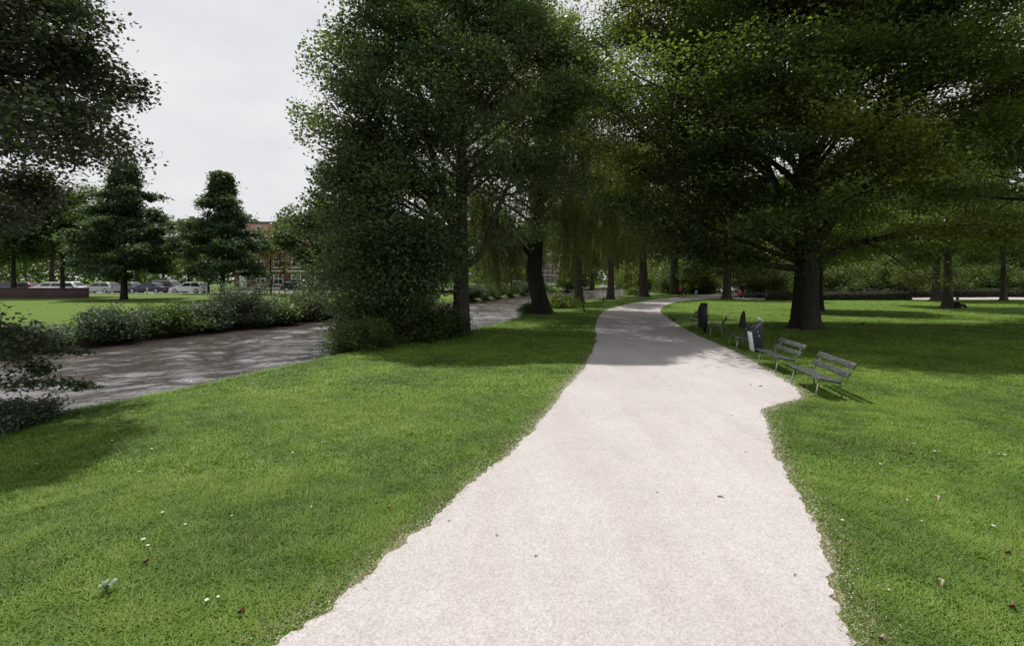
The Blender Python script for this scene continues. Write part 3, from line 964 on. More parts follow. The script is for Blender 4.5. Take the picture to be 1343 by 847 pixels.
GB = 'trees beyond the lawn'
tA = park('park_tree', 'tree with thick brown trunk standing at the bend of the path', *P(953, 392), 0, 'leaf_mid', 'bark', 41, 17, 6.8, 3.9, .5, 34, (.26, .17))
tB = park('park_tree', 'slim tree just behind the trunk of the huge spreading tree', *P(1077, 408), 0, 'leaf_yellow', 'bark_dark', 42, 12.5, 4.4, 3.0, .2, 32, (.22, .15))
tC = park('park_tree', 'tree on the right lawn with a person resting at its foot', *P(1243, 404), 0, 'leaf_mid', 'bark', 43, 17, 6.8, 3.6, .36, 40, (.24, .16))
dup(tA, (*P(1228, 394.5), 0), 2.0, 0.9, 'slim trunked tree by the far hedge, left of the resting person')
dup(tC, (*P(1316, 394.5), 0), 3.5, 0.85, 'broad crowned tree by the far hedge near the right edge')
# big neighbour on the right, trunk outside the frame
make_tree('spreading_tree', 'dark tree whose crown fills the upper right corner', 33, 25.5, 0, 'leaf_dark', 'bark_dark',
          seed=35, H=20, r0=0.6, base=4.4, env=rnd_env(9.5, 0.30), n_limbs=36, e0=0.45, e1=0.0, sub=13, sub_len=0.36, clus=5, per=90, leaf=(0.15, 0.10), sig=(0.55, 0.2), limb_r=0.17, tint0=.42)
# backdrop of trees behind the hedge
backs = [(20, 118, 1.1, 'A'), (31, 128, 1.2, 'B'), (40, 104, 1.15, 'C'), (47, 88, 1.0, 'A'), (56, 92, 1.15, 'B'), (66, 84, 1.1, 'C'), (75, 92, 1.2, 'A'), (84, 82, 1.05, 'B'),
         (93, 88, 1.2, 'C'), (104, 86, 1.15, 'A'), (116, 92, 1.25, 'C'), (36, 78, 0.7, 'B'), (60, 110, 1.5, 'A'), (88, 112, 1.5, 'C'), (8, 150, 1.3, 'A'), (-12, 165, 1.3, 'C'), (24, 190, 1.6, 'A'), (50, 170, 1.6, 'B'), (70, 150, 1.4, 'C')]
rr = random.Random(5)
src = {'A': tA, 'B': tB, 'C': tC}
for x, y, s, k in backs:
    dup(src[k], (x, y, 0 if y < 140 else .3), rr.uniform(0, 6.28), s * rr.uniform(.95, 1.1) * (1.25 if k == 'B' else 1), 'leafy tree in the backdrop of trees beyond the park', GB)

# far bank trees
pyr = make_tree('pyramidal_tree', 'dark pyramidal tree across the canal in front of the silver car', *P(163, 396, .6), .6, 'leaf_pyramid', 'bark_dark',
                group='pyramidal trees on the far bank', seed=51, H=13.3, r0=.26, base=2.0, env=cone_env(4.7), n_limbs=64, e0=.3, e1=-.1, sub=9, sub_len=.4, clus=5, per=28, leaf=(.27, .17), sig=(.28, .14), limb_r=.06, trunk_top=.97, jit=.62)
dup(pyr, (*P(292, 396, .6), .6), 2.2, (.88, .88, .93), 'dark pyramidal tree across the canal left of the brick building')
py2 = park('far_bank_tree', 'round tree across the canal between brick wall and cars', *P(82, 393, .6), .6, 'leaf_mid', 'bark_dark', 52, 11.5, 4.4, 3.3, .22, 26, (.26, .18))
dup(py2, (*P(18, 393.5, .6), .6), 2, 1.0, 'leftmost round tree in front of the low brick wall')
dup(py2, (-23.6, 56, .7), 1.2, .85, 'round tree on the far bank in front of the brick building')
make_tree('young_tree', 'small orange leaved tree in front of the brick building', -29.6, 58, .8, 'leaf_orange', 'bark', seed=53, H=8.6, r0=.12, base=2.4, env=rnd_env(2.1, .2), n_limbs=18, sub=7, clus=3, per=14,
          leaf=(.26, .18), sig=(.3, .25), limb_r=.05)
make_tree('young_tree', 'small yellowish tree between the two pyramidal trees', -38.5, 60.0, .8, 'leaf_yellow', 'bark', seed=54, H=8.8, r0=.14, base=1.6, env=rnd_env(2.8, .2), n_limbs=20, sub=8, clus=3, per=20,
          leaf=(.28, .19), sig=(.35, .25), limb_r=.05)
for x, y, s, k in ((-74, 76, .75, 'A'), (-62, 78, .8, 'C'), (-52, 76, .6, 'B'), (-46, 84, .62, 'A'), (-90, 80, .85, 'C'), (-16, 92, .8, 'A'), (-22, 70, .75, 'C'), (-12, 76, .8, 'B'), (-3, 104, .9, 'C'), (4, 128, 1, 'A'), (-84, 64, .7, 'B')):
    dup(src[k], (x, y, .84), rr.uniform(0, 6.28), s, 'tree in the row behind the far bank road', 'trees behind the far bank road')


# shrubs
def shrub_meshes(seed, Rx, H, n=60, per=60, leaf=(.14, .08), sig=.22, arch=.4, stalk=True):
    rg = np.random.default_rng(seed)
    st, lf = MB(), MB()
    C = []
    T = []
    for i in range(n):
        az = rg.uniform(0, 6.28)
        e = rg.uniform(.25, 1.5)
        L = (H * math.sin(e) ** .8 + Rx * math.cos(e)) * rg.uniform(.65, 1.15)
        p0 = np.array([rg.normal(0, Rx * .25), rg.normal(0, Rx * .25), 0])
        pl = arc(p0, az, min(1.5, e + arch * .6), e - arch, L, 6, rg, .12)
        pl[:, 2] = np.maximum(pl[:, 2], 0.02)
        st.tube(pl, np.linspace(.018, .005, 7), 4, cap=False)
        m = 7
        C.append(along(pl, rg.uniform(.2, 1, m))); T.append(np.full(m, rg.normal(0, .1)))
    C = np.concatenate(C); T = np.concatenate(T)
    ii = np.repeat(np.arange(len(C)), np.maximum(1, rg.integers(per // 14, per // 5, len(C))))
    pos = C[ii] + rg.normal(0, sig, (len(ii), 3)) * np.array([1, 1, .8])
    pos[:, 2] = np.abs(pos[:, 2])
    leaf_cloud(lf, pos, leaf[0], leaf[1], rg, .8, .3, .42 + T[ii], .16)
    return st, lf


def make_shrub(name, label, x, y, z, lm, group=None, cat='shrub', sy=1.0, **kw):
    t = thing(name, label, cat, (x, y, z), 0, group)
    s, l = shrub_meshes(**kw)
    obj('stem', s, M['bark'], t, smooth=True, fix=False)
    obj('foliage', l, M[lm], t, tint=True)
    return t


FB = 'bushes along the far bank'
sA = make_shrub('bank_bush', 'grey green bush on the far bank at the left, pale twigs on top', -21.4, 25.3, -.5, 'leaf_grey', FB, seed=61, Rx=1.3, H=1.25, n=90, per=150, leaf=(.15, .09), sig=.25)
sB = make_shrub('bank_bush', 'dark round bush on the far bank below the left pyramidal tree', -20.6, 28.3, -.5, 'leaf_mid', FB, seed=62, Rx=1.35, H=1.2, n=90, per=150, leaf=(.16, .09), sig=.25)
sC = make_shrub('bank_bush', 'tall upright bush on the far bank in front of the right pyramidal tree', -18.7, 33.2, -.5, 'leaf_grey', FB, seed=63, Rx=1.15, H=3.0, n=90, per=150, leaf=(.17, .08), sig=.25, arch=.15)
for i, (s, x, y, sc, lab) in enumerate(((sA, -22.6, 22.3, .85, 'low bush at the left end of the far bank bushes'), (sA, -19.9, 30.4, .95, 'bush touching the left foot of the tallest far bank bush'), (sB, -17.7, 35.4, 1.05, 'bush touching the right foot of the tallest far bank bush'),
                                        (sA, -16.6, 38.2, 1.0, 'bush on the far bank below the orange leaved tree'), (sB, -15.3, 41.2, 1.05, 'bush on the far bank below the brick building door'), (sA, -14.2, 44.6, 1.1, 'last visible bush of the far bank before the big bankside tree'),
                                        (sB, -12.6, 48.6, 1.2, 'far bank bush seen through the low boughs of the bankside tree'), (sA, -10.4, 55, 1.2, 'far bank bush behind the bankside trunk'))):
    dup(s, (x, y, -.45), i * 1.7, (sc * (1.1, .95, .9, 1.05)[i % 4], sc, sc * (.7, 1.0, .8, 1.25, .75, 1.1, .9, 1.2)[i]), lab)
for i, (s, x, y, sc) in enumerate(((sB, -21.9, 29.4, .8), (sA, -20.7, 32.6, .85), (sB, -19.0, 37.0, .9), (sA, -17.6, 41.2, .9), (sB, -16, 45, 1.0), (sA, -22.7, 26.0, .7), (sA, -5.9, 70, 1.5), (sB, -4.3, 75, 1.4), (sA, -2.6, 81, 1.6), (sB, -.4, 88, 1.5), (sA, 2.2, 96, 1.7), (sB, 6.6, 110, 1.7))):
    dup(s, (x, y, -.1), i * 2.3 + 1, sc * .8, 'bush in the second row behind the far bank bushes', 'second row of far bank bushes')

make_shrub('waterside_shrub', 'dark grey shrub at the water edge in the left corner of the lawn', -9.35, 8.75, -.25, 'leaf_grey', None, seed=64, Rx=.62, H=.5, n=150, per=190, leaf=(.062, .036), sig=.10, arch=.7)
u1 = make_shrub('waterside_shrub', 'tangled shrub under the boughs left of the forked trunk', -4.6, 21.0, -.3, 'leaf_mid', None, seed=65, Rx=1.4, H=1.9, n=110, per=170, leaf=(.13, .08), sig=.22)
dup(u1, (-5.9, 18.6, -.45), 2.1, .72, 'low shrub leaning over the water at the left end of the undergrowth')
dup(u1, (-3.5, 23.2, -.3), 4.0, .8, 'shrub crowding the left foot of the forked trunk')
dup(u1, (1.6, 37.6, -.4), 1.0, .62, 'shrub at the water edge left of the leaning willow trunk')
y1 = make_shrub('waterside_shrub', 'yellow green shrub between the leaning willow and the next trunk', 4.3, 44.5, -.35, 'leaf_yellow', None, seed=66, Rx=1.4, H=1.3, n=60, per=110, leaf=(.2, .1), sig=.25)
dup(y1, (5.8, 49.5, -.35), 2, .8, 'small yellow green shrub at the water edge by the second willow')
dup(y1, (20.0, 78.5, -.2), 1, .9, 'small shrub on the water edge beyond the fourth willow')
# rhododendrons and hedges behind the right lawn
r1 = make_shrub('rhododendron', 'big green rhododendron left of the huge trunk', 37.5, 69.5, 0, 'leaf_dark', 'rhododendrons', seed=67, Rx=4.2, H=4.6, n=120, per=170, leaf=(.34, .17), sig=.45)
for x, y, s, lab in ((48, 72, .85, 'rhododendron right of the huge trunk behind the hedge'), (57, 73, .95, 'rhododendron behind the hedge, left of the slim trunked tree'), (66, 74, .9, 'rhododendron behind the hedge, above the resting person'),
                     (76, 75, 1.0, 'rhododendron behind the hedge near the right edge'), (31.5, 92, .8, 'rhododendron beyond the far path, right of the bend trunk')):
    dup(r1, (x, y, 0), x, s, lab)


gb = make_shrub('backdrop_shrub', 'tall yellow green shrub in the backdrop behind the far hedge', 44, 82, 0, 'leaf_yellow', 'tall shrubs beyond the lawn', seed=68, Rx=4.0, H=6.5, n=110, per=170, leaf=(.36, .22), sig=.55, arch=.25)
for i, (x, y, s) in enumerate(((35, 88, .9), (53, 80, .85), (61, 84, 1.05), (70, 80, .9), (79, 84, 1.1), (88, 80, .95), (98, 84, 1.1), (108, 82, 1.0), (26, 100, .9), (40, 112, 1.1), (118, 88, 1.1), (16, 120, .9), (3, 142, .9), (-6, 138, 1.0))):
    dup(gb, (x, y, 0 if x > 10 else .3), i * 1.3, s)


# far-off wood all round the park, one mass in the distance
rg_ = np.random.default_rng(77)
fw, n_ = MB(), 90000
ang = rg_.uniform(-1.15, 1.15, n_); rad = rg_.uniform(205, 260, n_)
hh = 9 + 9 * vnoise(ang * 26, ang * 0 + 2, 3) + 4 * vnoise(ang * 70, ang * 0, 9)
pos = np.column_stack([rad * np.sin(ang), rad * np.cos(ang), .5 + hh * rg_.uniform(0, 1, n_) ** .8])
leaf_cloud(fw, pos, 1.5, 1.0, rg_, .7, .2, .3 + .35 * vnoise(ang * 30, rad * .06, 4), .15)
fwo = obj('far_wood', fw, M['leaf_mid'], tint=True)
tag(fwo, 'far-off wood closing the horizon behind the park and the canal', 'wood', kind='stuff')


def hedge(label, x0, x1, y, h, d, seed):
    rg = np.random.default_rng(seed)
    L = x1 - x0
    t = thing('hedge', label, 'hedge', ((x0 + x1) / 2, y, 0), 0, 'clipped hedges beyond the lawn')
    core = MB()
    nx = int(L / .5)
    core.box((0, 0, h * .46), (L - .1, d * .8, h * .88))
    obj('branches', core, M['bark'], t)
    l = MB()
    n = int(L * (2 * h + d) * 190)
    q = rg.uniform(0, 2 * h + d, n)
    xx = rg.uniform(-L / 2, L / 2, n)
    yy = np.where(q < h, -d / 2, np.where(q < h + d, q - h - d / 2, d / 2))
    zz = np.where(q < h, q, np.where(q < h + d, h, q - h - d))
    pos = np.column_stack([xx, yy, zz]) + rg.normal(0, .05, (n, 3))
    pos[:, 2] = np.abs(pos[:, 2] + (vnoise(xx * .8, yy, seed) - .5) * .12)
    leaf_cloud(l, pos, .13, .09, rg, .6, .2, .35, .2)
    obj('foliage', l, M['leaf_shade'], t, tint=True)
    return t


hedge('long clipped hedge in front of the cross path right of the huge trunk', 32.5, 50.8, 60.4, 1.02, 1.0, 71)
hedge('clipped hedge behind the pale cross path near the right edge', 52.5, 92, 70.5, 1.25, 1.0, 72)

# ------------------------------------------------------------------ far bank road, wall, building, cars
rd = MB()
line = np.array([(-130, 62.5), (-60, 62.5), (-30, 62.5), (-18, 68), (-10, 84), (4, 128), (30, 190)], float)
line = smooth_line(line, 3)
strips(rd, [(offset_line(line, -3.4), .852), (offset_line(line, 3.4), .852)])
tag(obj('road', rd, M['asphalt']), kind='structure')
kb = MB()
for s in (-1, 1):
    strips(kb, [(offset_line(line, s * 3.42), .84), (offset_line(line, s * 3.42), .96), (offset_line(line, s * 3.85), .96), (offset_line(line, s * 3.85), .84)])
tag(obj('road_kerb', kb, M['kerb']), kind='structure')

t = thing('brick_wall', 'long low dark brick wall on the far bank at the left', 'wall', (-56, 46.8, .6))
b_ = MB(); b_.box((0, 0, .52), (28, .3, 1.24)); obj('wall', b_, M['brick_dark'], t)
b_ = MB(); b_.box((0, 0, 1.18), (28.1, .42, .09)); obj('coping', b_, M['brick_dark'], t, bevel=.01)


def building(label, x, y, L, D, H, floors, bays, rz, brick, z=.84):
    t = thing('brick_building', label, 'building', (x, y, z), rz)
    b_ = MB(); b_.box((L / 2, D / 2, H / 2), (L, D, H)); obj('wall', b_, M[brick], t)
    b_ = MB(); b_.box((L / 2, D / 2, H + .18), (L + .5, D + .5, .36)); obj('roof', b_, M['roof'], t, bevel=.04)
    b_ = MB(); b_.box((L / 2, -.06, 3.15), (L, .13, .3)); b_.box((L / 2, -.05, .25), (L, .1, .5)); obj('stone_band', b_, M['stone'], t)
    bw = L / bays; fh = (H - 3.3) / (floors - 1)
    fr = MB(); sill = MB(); pn = MB()
    ww, wh = min(1.7, bw * .5), min(1.9, fh * .6)
    for sx in (-1, 1): fr.box((sx * ww / 2, 0, 0), (.1, .1, wh + .1))
    for sz in (-1, 0.2, 1): fr.box((0, 0.003, sz * wh / 2), (ww - .1, .09, .1))
    fr.box((0, .006, 0), (.06, .08, wh - .1))
    pn.box((0, .02, 0), (ww - .05, .04, wh - .05))
    sill.box((0, -.05, -wh / 2 - .1), (ww + .3, .2, .1))
    first = None
    for f in range(floors):
        for b in range(bays):
            cx_, cz = (b + .5) * bw, (1.75 if f == 0 else 3.3 + (f - .5) * fh)
            if f == 0 and b % 4 == 0:
                d = MB(); d.box((cx_, -.05, 1.2), (1.2, .12, 2.4)); dd = obj('door', d, M['white'], t, bevel=.02)
                h = MB(); h.box((cx_ + .4, -.14, 1.1), (.06, .06, .2)); obj('handle', h, M['rim'], dd)
                continue
            if first is None:
                w_ = obj('window', fr, M['white'], t); p_ = obj('pane', pn, M['glass'], w_); s_ = obj('sill', sill, M['stone'], w_)
                first = (w_, p_, s_)
            else:
                w_ = first[0].copy(); COL.objects.link(w_); w_.parent = t
                for c in first[1:]:
                    q = c.copy(); COL.objects.link(q); q.parent = w_
            w_.location = (cx_, -.06, cz)
    return t


building('red brick apartment building across the canal behind the trees', -47.0, 80, 24, 12, 11.2, 4, 8, 0, 'brick')
bb = building('long brick row of houses far beyond the bend of the canal', 2, 150, 40, 10, 10, 4, 12, R(58), 'brick')


def make_car(label, x, y, col, z=.855, rz=0.0, L=4.3, Wd=1.74, H=1.45, kind='hatch'):
    t = thing('parked_car', label, 'car', (x, y, z), rz, 'cars parked along the far bank road')
    h = L / 2
    roof_end = {'hatch': -h * .72, 'estate': -h * .92, 'saloon': -h * .42, 'van': -h * .95}[kind]
    bl = -h * (.97 if kind != 'saloon' else .62)
    low = [(-h, .32), (-h * .985, .62), (-h * .97, .82), (-h * .8, .9), (h * .35, .92), (h * .8, .80), (h * .97, .66), (h, .42), (h * .96, .24), (-h * .96, .24)]
    rings = []
    for yy, k in ((-Wd / 2, .94), (-Wd / 2 * .97, .99), (Wd / 2 * .97, .99), (Wd / 2, .94)):
        rings.append([(px * (1 if k > .95 else .985), yy, .55 + (pz - .55) * k) for px, pz in low])
    body = MB(); body.rings(rings)
    bo = obj('body', body, col, t, bevel=.05)
    gh = [(bl, .86), (roof_end * .98, H * .97), (roof_end * .8, H), (h * .02, H), (h * .14, H * .96), (h * .48, .86)]
    cab = MB()
    cab.rings([[(px * (1 if pz < 1 else .985), yy * (1 if pz < 1 else .84), pz) for px, pz in gh] for yy in (-Wd * .46, Wd * .46)])
    obj('roof', cab, col, bo, bevel=.04)
    for s in (-1, 1):
        g_ = MB()
        for a0, a1 in ((.05, .47), (.51, .94)):
            q = []
            for f, pz in ((a0, .90), (a1, .90), (a1, H * .93), (a0, H * .93)):
                k = (pz - .86) / (H * .97 - .86)
                x0 = bl + (roof_end * .98 - bl) * k + .07; x1 = h * .48 + (h * .14 - h * .48) * k - .07
                q.append((x0 + (x1 - x0) * f, s * (Wd * .46 * (1 - .16 * k) + .012), pz))
            g_.add(q, [(0, 1, 2, 3)])
        obj('side_window', g_, M['glass'], t, fix=False)
    for nm, xa, xb in (('windscreen', h * .48 + .012, h * .14 + .012), ('rear_window', bl - .012, roof_end * .98 - .012)):
        g_ = MB()
        q = []
        for sy, k in ((-1, .08), (1, .08), (1, .92), (-1, .92)):
            q.append((xa + (xb - xa) * k, sy * Wd * .40 * (1 - .16 * k), .86 + (H * .96 - .86) * k + .006))
        g_.add(q, [(0, 1, 2, 3)]); obj(nm, g_, M['glass'], t, fix=False)
    for sx in (-.62, .64):
        for s in (-1, 1):
            th = np.linspace(0, 2 * math.pi, 20, endpoint=False)
            wv = MB()
            prof = [(.20, -.09), (.30, -.10), (.32, -.07), (.32, .07), (.30, .10), (.20, .09)]
            wv.rings([np.column_stack([r * np.cos(th), np.full(20, yy), r * np.sin(th)]) for r, yy in prof], cap=True)
            wh = obj('wheel', wv, M['tyre'], t, smooth=False, loc=(sx * h, s * (Wd / 2 - .09), .32))
            ri = MB(); ri.rings([np.column_stack([r * np.cos(th), np.full(20, yy), r * np.sin(th)]) for r, yy in ((.205, -.1 if s < 0 else .1), (.2, s * .115), (.06, s * .10), (.02, s * .105))], cap=True)
            obj('rim', ri, M['rim'], wh)
    for s in (-1, 1):
        l_ = MB(); l_.box((h * .955, s * Wd * .36, .63), (.12, .34, .14)); obj('headlight', l_, M['lamp_clear'], t, bevel=.02)
        l_ = MB(); l_.box((-h * .97, s * Wd * .39, .70), (.08, .24, .2)); obj('tail_light', l_, M['lamp_red'], t, bevel=.02)
        l_ = MB(); l_.box((h * .34, s * (Wd / 2 + .06), .95), (.14, .18, .12)); obj('mirror', l_, col, t, bevel=.02)
    return t


c_wh, c_si, c_nv, c_bk, c_mr, c_gr = paint('car_white', (.70, .70, .72)), paint('car_silver', (.42, .43, .45)), paint('car_navy', (.012, .014, .045)), paint('car_black', (.012, .012, .014)), paint('car_maroon', (.13, .02, .03)), paint('car_grey', (.16, .16, .18))
def caru(u, d): return (u - U0) / F * d
CY = 61.0
make_car('white estate car behind the low brick wall, partly hidden', caru(66, CY), CY, c_wh, rz=math.pi, L=4.6, kind='estate')
make_car('white car beside the end of the brick wall, nose to the right', caru(97, CY + 1.6), CY + 1.6, c_wh, rz=0, L=4.2, H=1.5, kind='saloon')
make_car('silver car parked left of the dark pyramidal trunk', caru(131, CY - .2), CY - .2, c_si, rz=math.pi, L=4.35, kind='hatch')
make_car('grey car behind the dark pyramidal trunk', caru(163, CY + 1.8), CY + 1.8, c_gr, rz=math.pi, L=4.2, kind='hatch')
make_car('navy saloon parked right of the dark pyramidal trunk', caru(196, CY), CY, c_nv, rz=math.pi, L=4.8, H=1.42, kind='saloon')
make_car('grey van parked between the navy and the white car', caru(225, CY + 2.2), CY + 2.2, c_gr, rz=0, L=4.4, H=1.7, kind='van')
make_car('white car at the right end of the row, half behind the tall bush', caru(249, CY), CY, c_wh, rz=math.pi, L=4.3, kind='hatch')
make_car('maroon car behind the low brick wall near the left edge', caru(40, CY + 3), CY + 3, c_mr, rz=0, L=4.3, kind='hatch')
make_car('dark car behind the low brick wall at the left edge', caru(8, CY + 1), CY + 1, c_bk, rz=math.pi, L=4.3, kind='estate')
make_car('black car parked in front of the brick building', caru(388, CY + 8), CY + 8, c_bk, rz=R(30), L=4.2, kind='hatch')
make_car('white car seen through the willow strands beyond the canal', 1.2, 113, c_wh, rz=R(70), L=4.3, kind='hatch', z=.86)

for u, lab in ((193, 'white bollard in front of the navy saloon'), (265, 'white bollard right of the white car at the end of the row'), (366, 'white bollard below the orange leaved tree')):
    x, d = caru(u, 57.6), 57.6
    t = thing('bollard', lab, 'bollard', (x, d, .80), 0, 'white bollards along the far bank road')
    th = np.linspace(0, 2 * math.pi, 12, endpoint=False)
    b_ = MB(); b_.rings([np.column_stack([r * np.cos(th), r * np.sin(th), np.full(12, zz)]) for r, zz in ((.09, -.1), (.085, .7), (.07, .78), (.03, .82))]); obj('post', b_, M['white'], t, smooth=False)
    b_ = MB(); b_.rings([np.column_stack([r * np.cos(th), r * np.sin(th), np.full(12, zz)]) for r, zz in ((.091, .55), (.091, .63))]); obj('band', b_, M['lamp_red'], t)


# ------------------------------------------------------------------ boats
def make_boat(label, x, y, rz, L, B, hull, cabin=None, tarp=None):
    t = thing('moored_boat', label, 'boat', (x, y, WATER_Z), rz, 'boats moored along the far bank')
    h = MB(); rings = []
    for s in np.linspace(0, 1, 9):
        wv = B / 2 * (1 - max(0, (s - .45) / .55) ** 2.2) * (.86 + .14 * min(1, s * 4)) + .02
        sh = .62 + .35 * s ** 2
        xx = (s - .5) * L
        rings.append([(xx + .2 * s, -wv, sh), (xx, -wv * .85, .05), (xx - .1 * s, 0, -.3), (xx, wv * .85, .05), (xx + .2 * s, wv, sh), (xx, wv * .8, sh - .06), (xx, 0, sh - .12), (xx, -wv * .8, sh - .06)])
    h.rings(rings); obj('hull', h, hull, t)
    r_ = MB()
    for s in (-1, 1):
        r_.tube([(q[0][0], s * abs(q[0][1]), q[0][2] + .02) for q in rings], .05, 6)
    obj('rail', r_, M['white'], t, smooth=True)
    if cabin:
        c = MB(); c.rings([[(-L * .22, -B * .36, z_), (L * .16 - k, -B * .36, z_), (L * .2 - k, -B * .2, z_), (L * .2 - k, B * .2, z_), (L * .16 - k, B * .36, z_), (-L * .22, B * .36, z_)] for z_, k in ((.6, 0), (1.2, .25), (1.55, .45))])
        cb = obj('cabin', c, M['white'], t, bevel=.04)
        c = MB()
        for s in (-1, 1): c.box((-L * .06, s * (B * .36 + .01), 1.2), (L * .26, .02, .32))
        obj('window', c, M['glass'], cb)
    if tarp is not None:
        c = MB(); c.rings([[(xx, -B * .44 * k, .72), (xx, -B * .3 * k, 1.0 * k + .1), (xx, 0, 1.3 * k + .05), (xx, B * .3 * k, 1.0 * k + .1), (xx, B * .44 * k, .72)] for xx, k in ((-L * .42, .8), (-L * .2, 1), (L * .15, .95), (L * .34, .7))])
        obj('tarpaulin', c, tarp, t)
    return t


tb = simple('tarp_blue', (.07, .2, .36), .6); tg = simple('tarp_grey', (.25, .26, .27), .7)
hd = paint('hull_dark', (.02, .024, .03)); hb = paint('hull_brown', (.09, .045, .025)); hw = paint('hull_white', (.7, .7, .7))
farR = offset_line(far, -1.9)
def farpt(y):
    i = np.argsort(farR[:, 1]); return float(np.interp(y, farR[i, 1], farR[i, 0]))
for yb, L, B, hl, cab, tp_, lab in ((128, 8, 2.6, hd, 1, None, 'dark hulled cabin boat, first of the boats moored beyond the willows'), (138, 7, 2.4, hb, None, tb, 'small boat under a blue tarpaulin moored beyond the second willow'),
                                    (147, 9, 2.7, hd, 1, None, 'dark boat with white cabin right of the blue tarpaulin'), (159, 7, 2.4, hb, None, tg, 'brown boat under a grey tarpaulin left of the third willow'),
                                    (170, 10, 3.0, hd, 1, None, 'long dark cabin boat behind the third willow'), (184, 9, 2.8, hw, 1, None, 'white cabin boat near the bend of the canal'), (198, 9, 2.8, hd, None, tg, 'last dark boat, covered in grey, at the bend of the canal')):
    x0, x1 = farpt(yb - 3), farpt(yb + 3)
    make_boat(lab, farpt(yb), yb, math.atan2(6, x1 - x0), L, B, hl, cab, tp_)

# ------------------------------------------------------------------ benches and bins
def make_bench(label, x, y, rz):
    """long axis along local y, sitter looks towards local -x; origin under the front seat edge"""
    t = thing('park_bench', label, 'bench', (x, y, 0), rz, 'park benches along the path')
    L = 1.84
    for k in range(3):
        xx = .075 + k * .155
        b_ = MB(); b_.box((xx, 0, .455 - k * .024), (.135, L, .04), m=Matrix.Rotation(R(8), 4, 'Y')); obj('seat_board', b_, M['bench'], t, bevel=.008)
    for (xx, zz) in ((.60, .575), (.725, .775)):
        b_ = MB(); b_.box((xx, 0, zz), (.035, L, .145), m=Matrix.Rotation(R(31), 4, 'Y')); obj('back_board', b_, M['bench'], t, bevel=.008)
    for s in (-1, 1):
        yy = s * (L / 2 - .22)
        b_ = MB(); b_.tube([(.0, yy, -.02), (.045, yy, .20), (.085, yy, .425)], .017, 8); obj('front_leg', b_, M['iron_lit'], t, smooth=True)
        b_ = MB(); b_.tube([(.56, yy, -.02), (.53, yy, .15), (.51, yy, .34), (.54, yy, .46), (.60, yy, .55), (.67, yy, .66), (.775, yy, .83)], [.02, .02, .02, .021, .02, .018, .016], 8); obj('rear_leg', b_, M['iron'], t, smooth=True)
        b_ = MB(); b_.tube([(.06, yy, .425), (.3, yy, .388), (.52, yy, .352)], .017, 8); obj('seat_rail', b_, M['iron'], t, smooth=True)
        b_ = MB()
        for (bx, bz) in ((.575, .615), (.62, .535), (.70, .815), (.745, .735)): b_.tube([(bx - .03, yy, bz + .02), (bx - .012, yy, bz + .008)], .012, 6)
        obj('bolt', b_, M['iron'], t)
    return t


b0 = make_bench('nearest weathered green park bench on the right verge of the path', 7.03, 11.45, R(-11))
for x, y, a, lab in ((7.68, 14.3, R(-9), 'second weathered park bench from the viewer, beside the bin with the pale panel'),
                     (8.72, 18.75, R(-14), 'half hidden low bench behind the bin with the pale panel'),
                     (9.75, 23.3, R(-24), 'shaded bench directly behind the tall dark bin'),
                     (9.85, 26.8, R(-8), 'farthest bench of the row, left of the tall dark bin')):
    dup(b0, (x, y, 0), a, 1.0, lab)
t = thing('park_bench', 'dark bench beyond the lawn with two people sitting on it', 'bench', (32.2, 65.0, 0.01), R(75), 'park benches along the path')
for ch in b0.children:
    c = ch.copy(); COL.objects.link(c); c.parent = t
dup(t, (34.6, 65.6, .01), R(75), 1.0, 'empty dark bench beyond the lawn beside the far bin')


def make_bin(label, x, y, rz, body, panel, s=(1, 1, 1), pole='galv', hook=True):
    t = thing('litter_bin', label, 'litter bin', (x, y, 0), rz, 'litter bins beside the path')
    b_ = MB()
    prof = [(.10, .22), (.005, .93), (.03, .97), (.28, 1.20), (.36, 1.22), (.36, .20)]
    b_.prism([(a - .42, z_) for a, z_ in prof], -.2, .2)
    bo = obj('container', b_, M[body], t, bevel=.02)
    b_ = MB()   # dark slab on the sloping hood, painting the shade inside its mouth
    m_ = Matrix.Rotation(math.atan2(-.23, .25), 4, 'Y')
    b_.box((-.42 + .14, 0, 1.085), (.20, .28, .03), m=m_); obj('opening_shade', b_, M['tyre'], bo)
    b_ = MB()
    d = np.array([.095, -.71]); d /= np.linalg.norm(d)
    p0 = np.array([.10 - .42, .25]); p1 = np.array([.012 - .42, .90])
    nrm = np.array([-.99, -.13])
    q = []
    for yy in (-.17, .17):
        for pp in (p0, p1):
            for k in (.002, .018): q.append((pp[0] + nrm[0] * k, yy, pp[1] + nrm[1] * k))
    b_.add(q, [(0, 1, 3, 2), (4, 6, 7, 5), (0, 4, 5, 1), (2, 3, 7, 6), (0, 2, 6, 4), (1, 5, 7, 3)])
    obj('front_panel', b_, M[panel], bo, bevel=.004)
    b_ = MB()
    th = np.linspace(0, math.pi * .62, 7)
    arcp = [(-.02 - .09 + .09 * math.cos(a), 0, 1.24 + .09 * math.sin(a)) for a in th]
    b_.tube([(-.02, 0, -.05), (-.02, 0, .6), (-.02, 0, 1.2 if hook else 1.1)] + (arcp if hook else []), .042 if hook else .085, 12); obj('post', b_, M[pole], t, smooth=True)
    b_ = MB(); b_.tube([(-.06, -.1, .8), (-.06, .1, .8)], .03, 8); b_.tube([(-.06, -.1, .4), (-.06, .1, .4)], .03, 8); obj('bracket', b_, M['galv'], t)
    b_ = MB(); b_.tube([(-.2, -.2, .78), (-.2, -.222, .78)], .025, 10); b_.tube([(-.24, -.2, .92), (-.24, -.215, .92)], .018, 10); obj('lock', b_, M['galv'], bo)
    t.scale = s
    return t


